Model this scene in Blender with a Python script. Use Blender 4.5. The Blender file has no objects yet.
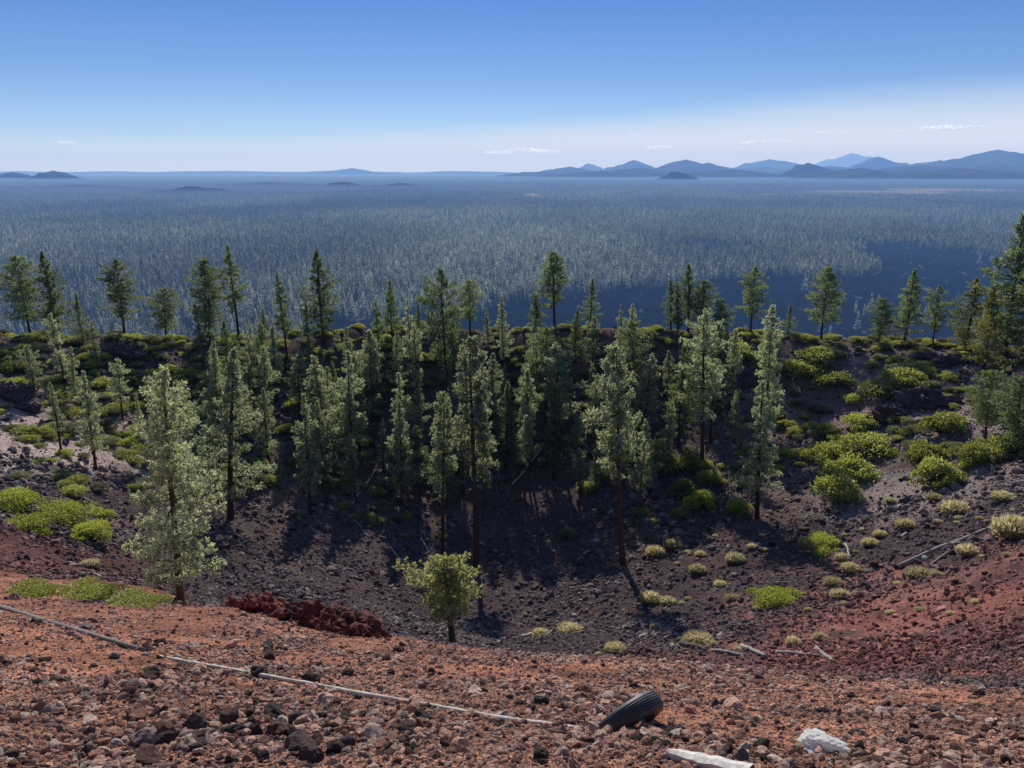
import bpy, math, random
import numpy as np
from mathutils import Vector, Matrix, Quaternion

rnd = random.Random(7)
RG = np.random.RandomState(11)
scene = bpy.context.scene
COL = scene.collection
R = math.radians

# ------------------------------------------------------------------ camera
F_PX, PITCH = 773.0, math.atan(212 / 773.0)
SP, CP = math.sin(PITCH), math.cos(PITCH)
cam_d = bpy.data.cameras.new('camera')
cam = bpy.data.objects.new('camera', cam_d)
COL.objects.link(cam)
cam_d.sensor_width = 36.0
cam_d.lens = 36.0 * F_PX / 1024.0
cam_d.clip_start = 0.05
cam_d.clip_end = 200000
cam.rotation_euler = (math.pi / 2 - PITCH, 0, 0)
scene.camera = cam


def ray(u, v):
    a, s = (u - 512) / F_PX, (384 - v) / F_PX
    return np.array([a, CP + s * SP, -SP + s * CP])


def proj(p):
    x, y, z = p
    d = y * CP - z * SP
    return 512 + F_PX * x / d, 384 - F_PX * (y * SP + z * CP) / d


# ------------------------------------------------------------------ noise
def _h(ix, iy, seed):
    n = (ix.astype(np.int64) * 374761393 + iy.astype(np.int64) * 668265263 + seed * 1442695041) & 0xffffffff
    n = ((n ^ (n >> 13)) * 1274126177) & 0xffffffff
    return ((n ^ (n >> 16)) & 0xffff) / 65535.0


def vnoise(x, y, seed=0):
    x = np.asarray(x, float); y = np.asarray(y, float)
    ix, iy = np.floor(x), np.floor(y)
    fx, fy = x - ix, y - iy
    fx = fx * fx * (3 - 2 * fx); fy = fy * fy * (3 - 2 * fy)
    a, b = _h(ix, iy, seed), _h(ix + 1, iy, seed)
    c, d = _h(ix, iy + 1, seed), _h(ix + 1, iy + 1, seed)
    return (a + (b - a) * fx) * (1 - fy) + (c + (d - c) * fx) * fy - 0.5


def fbm(x, y, seed=0, oct=4, gain=0.5):
    t, a, f = 0, 1.0, 1.0
    for i in range(oct):
        t = t + a * vnoise(np.asarray(x) * f + 17.3 * i, np.asarray(y) * f - 9.1 * i, seed + i)
        a *= gain; f *= 2.03
    return t


def sstep(a, b, x):
    t = np.clip((x - a) / (b - a), 0, 1)
    return t * t * (3 - 2 * t)


# ------------------------------------------------------------------ terrain
CTRL_PX = [
    # near cinder slope
    (512, 768, 3.7), (200, 768, 3.7), (0, 768, 3.8), (800, 768, 3.6), (1024, 768, 3.6),
    (512, 713, 5.5), (150, 700, 5.9), (0, 690, 6.0), (850, 713, 5.5), (1024, 720, 5.6),
    (512, 654, 11.5), (400, 643, 12.5), (640, 660, 11.3), (768, 671, 11.0), (900, 681, 10.8), (1024, 690, 10.6), (1150, 696, 10.6),
    (300, 634, 13), (200, 626, 13), (80, 620, 12), (0, 612, 11.5), (-120, 604, 12),
    (200, 608, 19), (80, 600, 18), (0, 588, 18), (300, 614, 19),
    # crater
    (-150, 560, 24), (-150, 500, 36), (-150, 440, 50), (-150, 380, 64), (-150, 335, 78),
    (0, 560, 26), (0, 530, 33), (0, 500, 41), (0, 450, 54), (0, 400, 66), (0, 362, 78), (0, 342, 86),
    (100, 575, 27), (100, 530, 40), (100, 480, 54), (100, 430, 67), (100, 380, 79), (100, 340, 90),
    (178, 598, 34), (178, 560, 43), (178, 520, 52), (178, 470, 63), (178, 420, 74), (178, 370, 85), (178, 335, 94),
    (350, 622, 36), (350, 600, 46), (350, 570, 54), (350, 520, 65), (350, 460, 76), (350, 400, 86), (350, 340, 97),
    (453, 642, 36), (453, 615, 50), (453, 590, 58), (453, 550, 66), (453, 480, 77), (453, 400, 88), (453, 338, 98),
    (560, 646, 36), (560, 615, 50), (560, 580, 59), (560, 530, 68), (560, 465, 79), (560, 400, 88), (560, 338, 98),
    (660, 652, 34), (660, 615, 46), (660, 570, 56), (660, 520, 66), (660, 460, 77), (660, 400, 87), (660, 338, 97),
    (768, 660, 31), (768, 615, 42), (768, 570, 51), (768, 520, 61), (768, 460, 73), (768, 400, 84), (768, 338, 95),
    (900, 665, 27), (900, 620, 35), (900, 570, 44), (900, 520, 53), (900, 470, 62), (900, 410, 74), (900, 352, 89),
    (1024, 660, 24), (1024, 610, 30), (1024, 560, 37), (1024, 520, 44), (1024, 470, 54), (1024, 415, 66), (1024, 362, 82),
    (1180, 620, 25), (1180, 560, 33), (1180, 500, 42), (1180, 430, 55), (1180, 360, 72),
]
pts = []
for (u, v, D) in CTRL_PX:
    if v < 366: v -= 9
    d = ray(u, v); t = D / d[1]
    pts.append((d[0] * t, D, d[2] * t))
pts += [(0, 0, -1.62), (4, 0, -1.7), (-4, 0, -1.6), (0, 1.8, -2.25), (10, 1, -2.2), (-10, 1, -1.9), (20, 5, -4.5), (-20, 5, -4),
        (0, 23, -17.0), (6, 23, -17.3), (12, 21, -16.0), (-5, 25, -17.4),
        (0, -10, 0.5), (30, -10, -2), (-30, -10, -1.5), (0, -40, 0), (70, 0, -10), (-70, 0, -9), (100, 40, -14), (-100, 40, -13),
        (0, 112, -25), (40, 106, -23), (-40, 106, -22), (90, 80, -16), (-90, 80, -16)]
P = np.array(pts)
S = 25.0


def _phi(r2):
    return 0.5 * r2 * np.log(r2 + 1e-9)


_n = len(P)
_A = np.zeros((_n + 3, _n + 3)); _b = np.zeros(_n + 3)
_d = ((P[:, None, :2] - P[None, :, :2]) ** 2).sum(-1) / S ** 2
_A[:_n, :_n] = _phi(_d) + np.eye(_n) * 0.0006
_A[:_n, _n] = 1; _A[:_n, _n + 1:] = P[:, :2] / S
_A[_n, :_n] = 1; _A[_n + 1:, :_n] = (P[:, :2] / S).T
_b[:_n] = P[:, 2]
W = np.linalg.solve(_A, _b)
PLAIN = -150.0


def plain_z(x, y):
    return PLAIN + 5 * fbm(x / 900.0, y / 900.0, 5, 3)


def base_z(x, y):
    x = np.asarray(x, float); y = np.asarray(y, float)
    sh = x.shape; x = x.ravel(); y = y.ravel()
    z = np.empty_like(x)
    rho = np.hypot(x, y + 58)
    near = rho < 300
    out = plain_z(x, y)
    idx = np.nonzero(near)[0]
    for k in range(0, len(idx), 60000):
        i = idx[k:k + 60000]
        d2 = ((x[i] - P[:, 0, None]) ** 2 + (y[i] - P[:, 1, None]) ** 2) / S ** 2
        z[i] = (W[:_n, None] * _phi(d2)).sum(0) + W[_n] + W[_n + 1] * x[i] / S + W[_n + 2] * y[i] / S
    z[~near] = -1e3
    rim = 156.0 + 3.5 * vnoise(x / 11.0, y / 60.0, 91)
    cone = -19.0 + 2.0 * sstep(60, 100, np.abs(x)) - 0.6 * (rho - rim)
    k = 0.8
    m = np.where(near, 0.5 * (z + cone - np.sqrt((z - cone) ** 2 + k * k)), cone)
    m = np.where(rho > 420, -1e3, m)
    m = np.where((~near) & (rho <= 420), cone, m)
    r = np.maximum(m, out)
    return r.reshape(sh)


def ground_z(x, y):
    x = np.asarray(x, float); y = np.asarray(y, float)
    z = base_z(x, y)
    r = np.hypot(x, y)
    inside = 1 - sstep(110, 150, r)
    a = sstep(14, 30, r)
    z = z + inside * (0.05 * (1 - a) * fbm(x / 1.1, y / 1.1, 21, 4) * sstep(0.5, 3, r)
                      + 0.028 * (1 - sstep(9, 16, r)) * fbm(x / 0.16, y / 0.16, 25, 3)
                      + a * (0.7 * fbm(x / 6.0, y / 6.0, 31, 4) + 0.16 * fbm(x / 0.9, y / 0.9, 35, 3)))
    # rocky ribs on the far walls
    rib = sstep(60, 85, y) * inside * sstep(-20, 10, np.abs(x) - 5)
    z = z + rib * 0.9 * np.abs(fbm(x / 4.0, y / 9.0, 44, 3))
    return z


def zat(x, y):
    return float(ground_z(np.array([x]), np.array([y]))[0])


_ts = 2.0 * 1.012 ** np.arange(0, 360)


def at(u, v):
    """ground point of the crater seen in that direction; a sight line that clears the rim is lowered until it meets it"""
    for k in range(40):
        p = at_exact(u, v + 1.5 * k)
        if p is not None and p.y < 101.5: return p
    return None


def at_exact(u, v):
    d = ray(u, v)
    p = d[None, :] * _ts[:, None]
    below = p[:, 2] < ground_z(p[:, 0], p[:, 1])
    k = int(np.argmax(below))
    if not below.any():
        return None
    lo, hi = _ts[max(k - 1, 0)], _ts[k]
    t = np.linspace(lo, hi, 14)
    q = d[None, :] * t[:, None]
    b = q[:, 2] < ground_z(q[:, 0], q[:, 1])
    j = int(np.argmax(b)) if b.any() else 13
    p = q[j]
    return Vector((p[0], p[1], zat(p[0], p[1])))


def on_plain(u, v):
    d = ray(u, v); t = PLAIN / d[2]
    return d[0] * t, d[1] * t


# ------------------------------------------------------------------ helpers
def make_mesh(name, verts, tris=None, quads=None, mats=(), mat_idx=None, smooth=False, attrs=None, vcol=None):
    me = bpy.data.meshes.new(name)
    verts = np.asarray(verts, np.float32)
    parts, sizes = [], []
    if tris is not None and len(tris):
        parts.append(np.asarray(tris, np.int32).ravel()); sizes += [3] * len(tris)
    if quads is not None and len(quads):
        parts.append(np.asarray(quads, np.int32).ravel()); sizes += [4] * len(quads)
    li = np.concatenate(parts); sizes = np.array(sizes, np.int32)
    me.vertices.add(len(verts)); me.vertices.foreach_set('co', verts.ravel())
    me.loops.add(len(li)); me.loops.foreach_set('vertex_index', li)
    me.polygons.add(len(sizes))
    st = np.concatenate([[0], np.cumsum(sizes)[:-1]]).astype(np.int32)
    me.polygons.foreach_set('loop_start', st)
    me.polygons.foreach_set('loop_total', sizes)
    for m in mats:
        me.materials.append(m)
    if mat_idx is not None:
        me.polygons.foreach_set('material_index', np.asarray(mat_idx, np.int32))
    me.polygons.foreach_set('use_smooth', np.full(len(sizes), smooth))
    if attrs:
        for k, (dom, arr) in attrs.items():
            at_ = me.attributes.new(k, 'FLOAT', dom); at_.data.foreach_set('value', np.asarray(arr, np.float32))
    if vcol is not None:
        c = me.color_attributes.new('Col', 'FLOAT_COLOR', 'POINT')
        c.data.foreach_set('color', np.asarray(vcol, np.float32).ravel())
    me.update(); me.validate()
    return me


def link(name, data, parent=None, loc=None, rot=None, sc=None):
    o = bpy.data.objects.new(name, data); COL.objects.link(o)
    if parent: o.parent = parent
    if loc is not None: o.location = loc
    if rot is not None: o.rotation_euler = rot
    if sc is not None: o.scale = sc if hasattr(sc, '__len__') else (sc, sc, sc)
    return o


def tag(o, label=None, cat=None, group=None, kind=None):
    for k, v in (('label', label), ('category', cat), ('group', group), ('kind', kind)):
        if v: o[k] = v
    return o


class Geo:
    """collects tubes and faces"""
    def __init__(s): s.v = []; s.t = []; s.q = []; s.n = 0; s.mt = []; s.mq = []

    def add(s, v, t=(), q=(), mt=0):
        s.v.append(np.asarray(v, float))
        for f in t: s.t.append([i + s.n for i in f]); s.mt.append(mt)
        for f in q: s.q.append([i + s.n for i in f]); s.mq.append(mt)
        s.n += len(v)

    def tube(s, pts, rad, n=6, mt=0, cap=True, wob=0.0):
        pts = [np.asarray(p, float) for p in pts]
        V = []
        for i, p in enumerate(pts):
            d = pts[min(i + 1, len(pts) - 1)] - pts[max(i - 1, 0)]
            d = d / (np.linalg.norm(d) + 1e-9)
            up = np.array([0, 0, 1.0]) if abs(d[2]) < .9 else np.array([1.0, 0, 0])
            a = np.cross(d, up); a /= np.linalg.norm(a); b = np.cross(d, a)
            for k in range(n):
                th = 2 * math.pi * k / n
                r = rad[i] * (1 + wob * (RG.rand() - .5))
                V.append(p + r * (math.cos(th) * a + math.sin(th) * b))
        Q = [(i * n + k, i * n + (k + 1) % n, (i + 1) * n + (k + 1) % n, (i + 1) * n + k) for i in range(len(pts) - 1) for k in range(n)]
        T = []
        if cap:
            m = len(V); V.append(pts[0]); V.append(pts[-1]); L = (len(pts) - 1) * n
            T += [(m, (k + 1) % n, k) for k in range(n)] + [(m + 1, L + k, L + (k + 1) % n) for k in range(n)]
        s.add(V, T, Q, mt)

    def mesh(s, name, mats, smooth=False):
        return make_mesh(name, np.concatenate(s.v), s.t, s.q, mats, s.mt + s.mq, smooth)


# ------------------------------------------------------------------ materials
def new_mat(name):
    m = bpy.data.materials.new(name); m.use_nodes = True
    nt = m.node_tree; nt.nodes.clear()
    out = nt.nodes.new('ShaderNodeOutputMaterial')
    return m, nt, nt.nodes, nt.links, out


def ramp(N, stops):
    r = N.new('ShaderNodeValToRGB'); el = r.color_ramp.elements
    while len(el) > 1: el.remove(el[0])
    el[0].position = stops[0][0]; el[0].color = (*stops[0][1], 1)
    for p, c in stops[1:]:
        e = el.new(p); e.color = (*c, 1)
    return r


def noise(N, L, scale, detail=5, rough=.6, vec=None):
    n = N.new('ShaderNodeTexNoise'); n.inputs['Scale'].default_value = scale
    n.inputs['Detail'].default_value = detail; n.inputs['Roughness'].default_value = rough
    if vec is not None: L.new(vec, n.inputs['Vector'])
    return n


def rand_ramp_mat(name, stops, nscale=20., rough=.9, bump=.3, bdist=.01, var=.5):
    """colour chosen per object / instance, with mottling"""
    m, nt, N, L, out = new_mat(name)
    tc = N.new('ShaderNodeTexCoord'); oi = N.new('ShaderNodeObjectInfo')
    r = ramp(N, stops); L.new(oi.outputs['Random'], r.inputs[0])
    n = noise(N, L, nscale, 6, .7, tc.outputs['Object'])
    mm = N.new('ShaderNodeMapRange'); mm.inputs[1].default_value = .3; mm.inputs[2].default_value = .7
    mm.inputs[3].default_value = 1 - var; mm.inputs[4].default_value = 1 + var
    L.new(n.outputs[0], mm.inputs[0])
    mx = N.new('ShaderNodeVectorMath'); mx.operation = 'SCALE'
    L.new(r.outputs[0], mx.inputs[0]); L.new(mm.outputs[0], mx.inputs['Scale'])
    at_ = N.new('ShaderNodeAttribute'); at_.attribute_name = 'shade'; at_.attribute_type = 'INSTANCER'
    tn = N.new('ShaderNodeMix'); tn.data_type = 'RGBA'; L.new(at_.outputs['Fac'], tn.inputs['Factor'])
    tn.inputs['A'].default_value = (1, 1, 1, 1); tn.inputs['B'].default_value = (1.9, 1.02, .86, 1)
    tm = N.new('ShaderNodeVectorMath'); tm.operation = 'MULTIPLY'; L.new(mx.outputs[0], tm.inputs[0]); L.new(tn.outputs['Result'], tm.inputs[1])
    b = N.new('ShaderNodeBsdfPrincipled'); b.inputs['Roughness'].default_value = rough
    b.inputs['Specular IOR Level'].default_value = .25
    L.new(tm.outputs[0], b.inputs['Base Color'])
    bp = N.new('ShaderNodeBump'); bp.inputs['Strength'].default_value = bump; bp.inputs['Distance'].default_value = bdist
    L.new(n.outputs[0], bp.inputs['Height']); L.new(bp.outputs[0], b.inputs['Normal'])
    L.new(b.outputs[0], out.inputs[0])
    return m


def leaf_mat(name, dark, mid, light, trans=.35, rough=.55, spec=.3, tcol=None, ovar=.25):
    m, nt, N, L, out = new_mat(name)
    a = N.new('ShaderNodeAttribute'); a.attribute_name = 'tone'
    r = ramp(N, [(0, dark), (.5, mid), (1, light)])
    L.new(a.outputs['Fac'], r.inputs[0])
    oi = N.new('ShaderNodeObjectInfo')
    mm = N.new('ShaderNodeMapRange'); mm.inputs[3].default_value = 1 - ovar; mm.inputs[4].default_value = 1 + ovar
    L.new(oi.outputs['Random'], mm.inputs[0])
    sh_ = N.new('ShaderNodeAttribute'); sh_.attribute_name = 'shade'; sh_.attribute_type = 'INSTANCER'
    s1 = N.new('ShaderNodeMath'); s1.operation = 'ADD'; s1.inputs[1].default_value = 1; L.new(sh_.outputs['Fac'], s1.inputs[0])
    s2 = N.new('ShaderNodeMath'); s2.operation = 'MULTIPLY'; L.new(s1.outputs[0], s2.inputs[0]); L.new(mm.outputs[0], s2.inputs[1])
    mx = N.new('ShaderNodeVectorMath'); mx.operation = 'SCALE'
    L.new(r.outputs[0], mx.inputs[0]); L.new(s2.outputs[0], mx.inputs['Scale'])
    b = N.new('ShaderNodeBsdfPrincipled'); b.inputs['Roughness'].default_value = rough
    b.inputs['Specular IOR Level'].default_value = spec
    L.new(mx.outputs[0], b.inputs['Base Color'])
    t = N.new('ShaderNodeBsdfTranslucent')
    if tcol:
        mt = N.new('ShaderNodeVectorMath'); mt.operation = 'MULTIPLY'; mt.inputs[1].default_value = tcol
        L.new(mx.outputs[0], mt.inputs[0]); L.new(mt.outputs[0], t.inputs[0])
    else:
        L.new(mx.outputs[0], t.inputs[0])
    ms = N.new('ShaderNodeMixShader'); ms.inputs[0].default_value = trans
    L.new(b.outputs[0], ms.inputs[1]); L.new(t.outputs[0], ms.inputs[2]); L.new(ms.outputs[0], out.inputs[0])
    return m


M_bark = rand_ramp_mat('pine_bark', [(0, (.045, .03, .024)), (.5, (.08, .05, .036)), (1, (.12, .08, .06))], 9, .95, .6, .04)
M_bark_far = rand_ramp_mat('far_bark', [(0, (.04, .03, .03)), (1, (.06, .05, .045))], 1, .95, 0, .01)
M_dead = rand_ramp_mat('weathered_wood', [(0, (.26, .23, .20)), (.5, (.38, .35, .31)), (1, (.5, .46, .41))], 14, .85, .6, .01, .35)
M_stem = rand_ramp_mat('shrub_stems', [(0, (.06, .035, .025)), (1, (.13, .08, .06))], 20, .9, .2, .01)
M_needle = leaf_mat('pine_needles', (.07, .095, .055), (.18, .22, .13), (.33, .38, .24), .55, .5, .7, tcol=(1.2, 1.25, .7))
M_glare_needle = leaf_mat('glare_lightened_pine_needles', (.13, .15, .10), (.33, .36, .25), (.56, .57, .42), .58, .45, .8, tcol=(1.1, 1.15, .8))  # lighter needles: sun glint and glare put into the colour
M_olive = leaf_mat('olive_pine_needles', (.10, .11, .045), (.25, .26, .11), (.44, .43, .2), .55, .5, .7, tcol=(1.2, 1.2, .7))
M_young = leaf_mat('young_pine_needles', (.27, .28, .15), (.52, .53, .3), (.72, .71, .46), .6, tcol=(1.2, 1.2, .7))
M_far = leaf_mat('far_pine_needles', (.18, .21, .165), (.27, .305, .24), (.35, .39, .31), .5, .7, .2, ovar=.45)  # needle colour lightened; the extra paleness stands in for a haze veil
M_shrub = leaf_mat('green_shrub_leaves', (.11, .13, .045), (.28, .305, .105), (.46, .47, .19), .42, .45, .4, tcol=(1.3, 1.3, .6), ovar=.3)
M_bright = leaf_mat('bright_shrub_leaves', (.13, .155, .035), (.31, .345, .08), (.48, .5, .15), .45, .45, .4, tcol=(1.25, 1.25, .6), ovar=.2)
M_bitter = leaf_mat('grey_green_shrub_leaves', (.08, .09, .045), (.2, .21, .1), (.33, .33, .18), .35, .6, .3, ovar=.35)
M_dry = leaf_mat('straw_shrub_leaves', (.3, .26, .13), (.56, .49, .26), (.74, .66, .4), .5, .7, .2, ovar=.25)
NEAR_STOPS = [(0, (.05, .034, .032)), (.2, (.17, .085, .066)), (.38, (.50, .25, .175)), (.68, (.76, .45, .33)), (.84, (.24, .19, .18)), (.95, (.78, .56, .42)), (1, (.55, .46, .4))]
M_rock = rand_ramp_mat('cinder_stone', NEAR_STOPS, 3.0, .92, .7, .15, .45)
FAR_STOPS = [(0, (.045, .034, .036)), (.3, (.085, .064, .066)), (.55, (.15, .105, .1)), (.85, (.24, .17, .155)), (.96, (.2, .16, .15)), (1, (.4, .36, .33))]
M_rubble = rand_ramp_mat('lava_rubble', FAR_STOPS, 2.5, .9, .6, .2, .4)
M_grey_rock = rand_ramp_mat('grey_brown_stone', [(0, (.07, .058, .055)), (.5, (.11, .075, .062)), (1, (.17, .12, .1))], 3.0, .9, .9, .2, .4)


def ground_material():
    m, nt, N, L, out = new_mat('volcanic_ground')
    col = N.new('ShaderNodeVertexColor'); col.layer_name = 'Col'
    geo = N.new('ShaderNodeNewGeometry')
    n1 = noise(N, L, 1.6, 8, .65, geo.outputs['Position'])
    n2 = noise(N, L, 22., 8, .75, geo.outputs['Position'])
    n3 = noise(N, L, .12, 6, .6, geo.outputs['Position'])
    vo = N.new('ShaderNodeTexVoronoi'); vo.inputs['Scale'].default_value = 28.; L.new(geo.outputs['Position'], vo.inputs['Vector'])
    vo.inputs['Randomness'].default_value = 1
    vo2 = N.new('ShaderNodeTexVoronoi'); vo2.inputs['Scale'].default_value = 3.2; L.new(geo.outputs['Position'], vo2.inputs['Vector'])

    def mr(src, a, b, c, d):
        k = N.new('ShaderNodeMapRange'); k.inputs[1].default_value = a; k.inputs[2].default_value = b
        k.inputs[3].default_value = c; k.inputs[4].default_value = d; L.new(src, k.inputs[0]); return k.outputs[0]

    def mul(a, b):
        k = N.new('ShaderNodeMath'); k.operation = 'MULTIPLY'; L.new(a, k.inputs[0]); L.new(b, k.inputs[1]); return k.outputs[0]
    sepc = N.new('ShaderNodeSeparateColor'); L.new(vo.outputs['Color'], sepc.inputs[0])
    f = mul(mr(n1.outputs[0], .3, .7, .7, 1.3), mr(n2.outputs[0], .3, .7, .6, 1.4))
    f = mul(f, mr(sepc.outputs[0], 0, 1, .62, 1.3))
    f = mul(f, mr(n3.outputs[0], .35, .65, .8, 1.2))
    sc = N.new('ShaderNodeVectorMath'); sc.operation = 'SCALE'; L.new(col.outputs[0], sc.inputs[0]); L.new(f, sc.inputs['Scale'])
    b = N.new('ShaderNodeBsdfPrincipled'); b.inputs['Roughness'].default_value = .95; b.inputs['Specular IOR Level'].default_value = 0
    L.new(sc.outputs[0], b.inputs['Base Color'])
    bp = N.new('ShaderNodeBump'); bp.inputs['Strength'].default_value = .8; bp.inputs['Distance'].default_value = .03
    L.new(n2.outputs[0], bp.inputs['Height'])
    bp2 = N.new('ShaderNodeBump'); bp2.inputs['Strength'].default_value = .7; bp2.inputs['Distance'].default_value = .02; bp2.invert = True
    L.new(vo.outputs['Distance'], bp2.inputs['Height']); L.new(bp.outputs[0], bp2.inputs['Normal'])
    bp3 = N.new('ShaderNodeBump'); bp3.inputs['Strength'].default_value = .5; bp3.inputs['Distance'].default_value = .12; bp3.invert = True
    L.new(vo2.outputs['Distance'], bp3.inputs['Height']); L.new(bp2.outputs[0], bp3.inputs['Normal'])
    L.new(bp3.outputs[0], b.inputs['Normal'])
    L.new(b.outputs[0], out.inputs[0])
    return m


M_ground = ground_material()

# ------------------------------------------------------------------ the ground sheet
rad = np.concatenate([[.35], np.geomspace(.5, 14, 390), np.geomspace(14.14, 165, 300), np.geomspace(168, 700, 70), np.geomspace(705, 3500, 330), np.geomspace(3540, 75000, 150)])
ang = np.concatenate([np.linspace(-40, 40, 860), np.linspace(40.5, 319.5, 120)])
ang = np.radians(ang)
RR, AA = np.meshgrid(rad, ang, indexing='ij')
GX, GY = RR * np.sin(AA), RR * np.cos(AA)
GZ = ground_z(GX, GY)

LAVA_Z = None
# lava flow outline on the plain
LAVA = [on_plain(u, v) for (u, v) in [(300, 340), (330, 326), (400, 321), (480, 320), (545, 303), (600, 294), (680, 286), (740, 282), (800, 280), (850, 281), (885, 277),
                                       (872, 266), (845, 256), (862, 250), (900, 247), (950, 252), (1010, 262), (1100, 272), (1300, 290), (1300, 420), (300, 420)]]
LAVA2 = [on_plain(u, v) for (u, v) in [(640, 249), (700, 247), (800, 246), (870, 244), (870, 250), (800, 251), (720, 254)]]


def in_poly(x, y, poly):
    c = np.zeros(np.shape(x), bool)
    n = len(poly)
    for i in range(n):
        x1, y1 = poly[i]; x2, y2 = poly[(i + 1) % n]
        cond = ((y1 > y) != (y2 > y))
        with np.errstate(divide='ignore', invalid='ignore'):
            xi = (x2 - x1) * (y - y1) / (y2 - y1 + 1e-12) + x1
        c ^= cond & (x < xi)
    return c


def lava_mask(x, y):
    r = np.hypot(x, y)
    wx = x + r * .02 * fbm(x / 60, y / 60, 61, 3); wy = y + r * .05 * fbm(x / 90, y / 90, 67, 3)
    return in_poly(wx, wy, LAVA) | in_poly(wx, wy, LAVA2)


def mixc(c, new, w):
    return c * (1 - w[..., None]) + np.array(new) * w[..., None]


r_ = np.hypot(GX, GY)
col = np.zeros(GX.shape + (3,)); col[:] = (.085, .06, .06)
nz = fbm(GX / 7, GY / 7, 71, 4); nz2 = fbm(GX / 2.2, GY / 2.2, 77, 4)
# near slope: orange-red cinder; it reaches further back on the left-hand side
edge = np.interp(GX, [-40, -14, -7, -3, 0, 5, 10, 25], [24, 24, 22, 15.5, 13.6, 13.3, 12.6, 12.4])
w = 1 - sstep(-1.2, 1.2, GY - edge + 1.5 * nz)
col = mixc(col, (.41, .185, .12), w)
col = mixc(col, (.52, .27, .19), w * sstep(-.05, .35, fbm(GX / 1.7, GY / 1.7, 79, 4)) * .8)
upw = sstep(52, 75, GY) * sstep(.0, 1, .65 + nz * .9)
col = mixc(col, (.27, .2, .185), upw * .62 * (1 - w) * (.45 + .55 * sstep(12, 30, np.abs(GX))))
col = mixc(col, (.13, .06, .042), w * sstep(.05, .4, fbm(GX / .8, GY / .8, 83, 4)) * .7)
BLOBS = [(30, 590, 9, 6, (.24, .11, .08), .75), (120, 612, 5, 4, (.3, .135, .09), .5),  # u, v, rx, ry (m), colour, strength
    (1000, 590, 14, 9, (.30, .125, .10), .95), (960, 640, 13, 9, (.25, .11, .09), .8), (880, 665, 10, 6, (.19, .095, .08), .7), (1020, 545, 10, 6, (.25, .125, .105), .7), (940, 700, 6, 3, (.26, .1, .06), .0), (1024, 670, 11, 6, (.3, .125, .095), .85),
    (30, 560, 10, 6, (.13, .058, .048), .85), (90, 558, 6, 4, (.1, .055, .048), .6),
    (30, 425, 10, 10, (.5, .38, .32), .95), (60, 455, 8, 6, (.38, .3, .27), .85), (110, 520, 3, 3, (.26, .18, .15), .7),
    (860, 400, 9, 9, (.26, .16, .15), .8), (930, 420, 10, 8, (.25, .19, .18), .7), (1000, 385, 10, 8, (.32, .24, .21), .7),
    (890, 478, 6, 6, (.21, .17, .155), .9), (860, 495, 5, 4, (.18, .15, .135), .8), (980, 470, 9, 6, (.27, .21, .2), .8), (1020, 440, 8, 6, (.32, .26, .23), .7),
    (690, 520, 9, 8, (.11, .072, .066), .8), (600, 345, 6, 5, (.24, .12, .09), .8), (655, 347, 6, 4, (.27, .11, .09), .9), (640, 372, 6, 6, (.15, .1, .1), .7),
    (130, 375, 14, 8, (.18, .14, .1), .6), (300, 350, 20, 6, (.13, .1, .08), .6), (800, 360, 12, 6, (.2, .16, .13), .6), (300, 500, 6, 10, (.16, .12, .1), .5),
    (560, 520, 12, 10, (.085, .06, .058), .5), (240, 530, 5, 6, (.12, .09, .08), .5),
]
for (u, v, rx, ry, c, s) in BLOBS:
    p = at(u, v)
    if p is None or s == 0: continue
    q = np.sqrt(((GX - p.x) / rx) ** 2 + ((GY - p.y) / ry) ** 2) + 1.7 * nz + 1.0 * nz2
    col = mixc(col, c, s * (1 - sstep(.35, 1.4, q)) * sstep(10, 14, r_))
# thin vegetation litter outside
wo = sstep(92, 106, r_)
col = mixc(col, (.12, .1, .07), wo * .8)
wp = sstep(300, 420, r_)
col = mixc(col, (.075, .075, .052), wp)
farv = sstep(-.3, .3, fbm(GX / 1500, GY / 3500, 141, 4))
col = mixc(col, (.16, .17, .13), sstep(6000, 12000, r_) * farv * .8)
lm = lava_mask(GX, GY) & (r_ > 330)
lz = 1 - np.abs(fbm(GX / 22, GY / 22, 111, 4)) * 3.2
GZ = GZ + lm * (1 - sstep(3000, 5000, r_)) * (3.2 * lz + 2)
col[lm] = (.007, .010, .015)
lv = sstep(-.1, .45, fbm(GX / 40, GY / 60, 117, 4))
col = mixc(col, (.014, .017, .021), lm * lv)
pat = fbm(GX / (4 + r_ * .005), GY / (5 + r_ * .012), 101, 4)
col[lm & (pat > .5)] = (.11, .10, .09)
for (u, v, ru, rv) in [(875, 192, 70, 1.6), (950, 190, 60, 1.4), (785, 195, 17, 1.6), (532, 195, 8, 1.8), (68, 287, 14, 5), (560, 187, 30, .3)]:
    x0, y0 = on_plain(u, v); xa, ya = on_plain(u + ru, v); xb, yb = on_plain(u, v - rv)
    q = ((GX - x0) / (xa - x0)) ** 2 + ((GY - y0) / (yb - y0)) ** 2
    col[(q < 1) & (r_ > 300)] = (.5, .45, .36)
nr, na = GX.shape
V = np.stack([GX, GY, GZ], -1).reshape(-1, 3)
i = np.arange(nr - 1)[:, None] * na; j = np.arange(na)[None, :]
jn = (j + 1) % na
Q = np.stack([i + j, i + na + j, i + na + jn, i + jn], -1).reshape(-1, 4)[:, ::-1]
cen = len(V); V = np.vstack([V, [[0, 0, zat(0, 0)]]])
T = [(cen, (k + 1) % na, k) for k in range(na)]
C4 = np.concatenate([col.reshape(-1, 3), np.ones((len(V) - 1, 1))], 1); C4 = np.vstack([C4, C4[:1]])
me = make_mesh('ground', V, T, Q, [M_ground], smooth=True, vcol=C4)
tag(link('ground', me), kind='structure')


# ------------------------------------------------------------------ rocks
import bmesh


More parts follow.
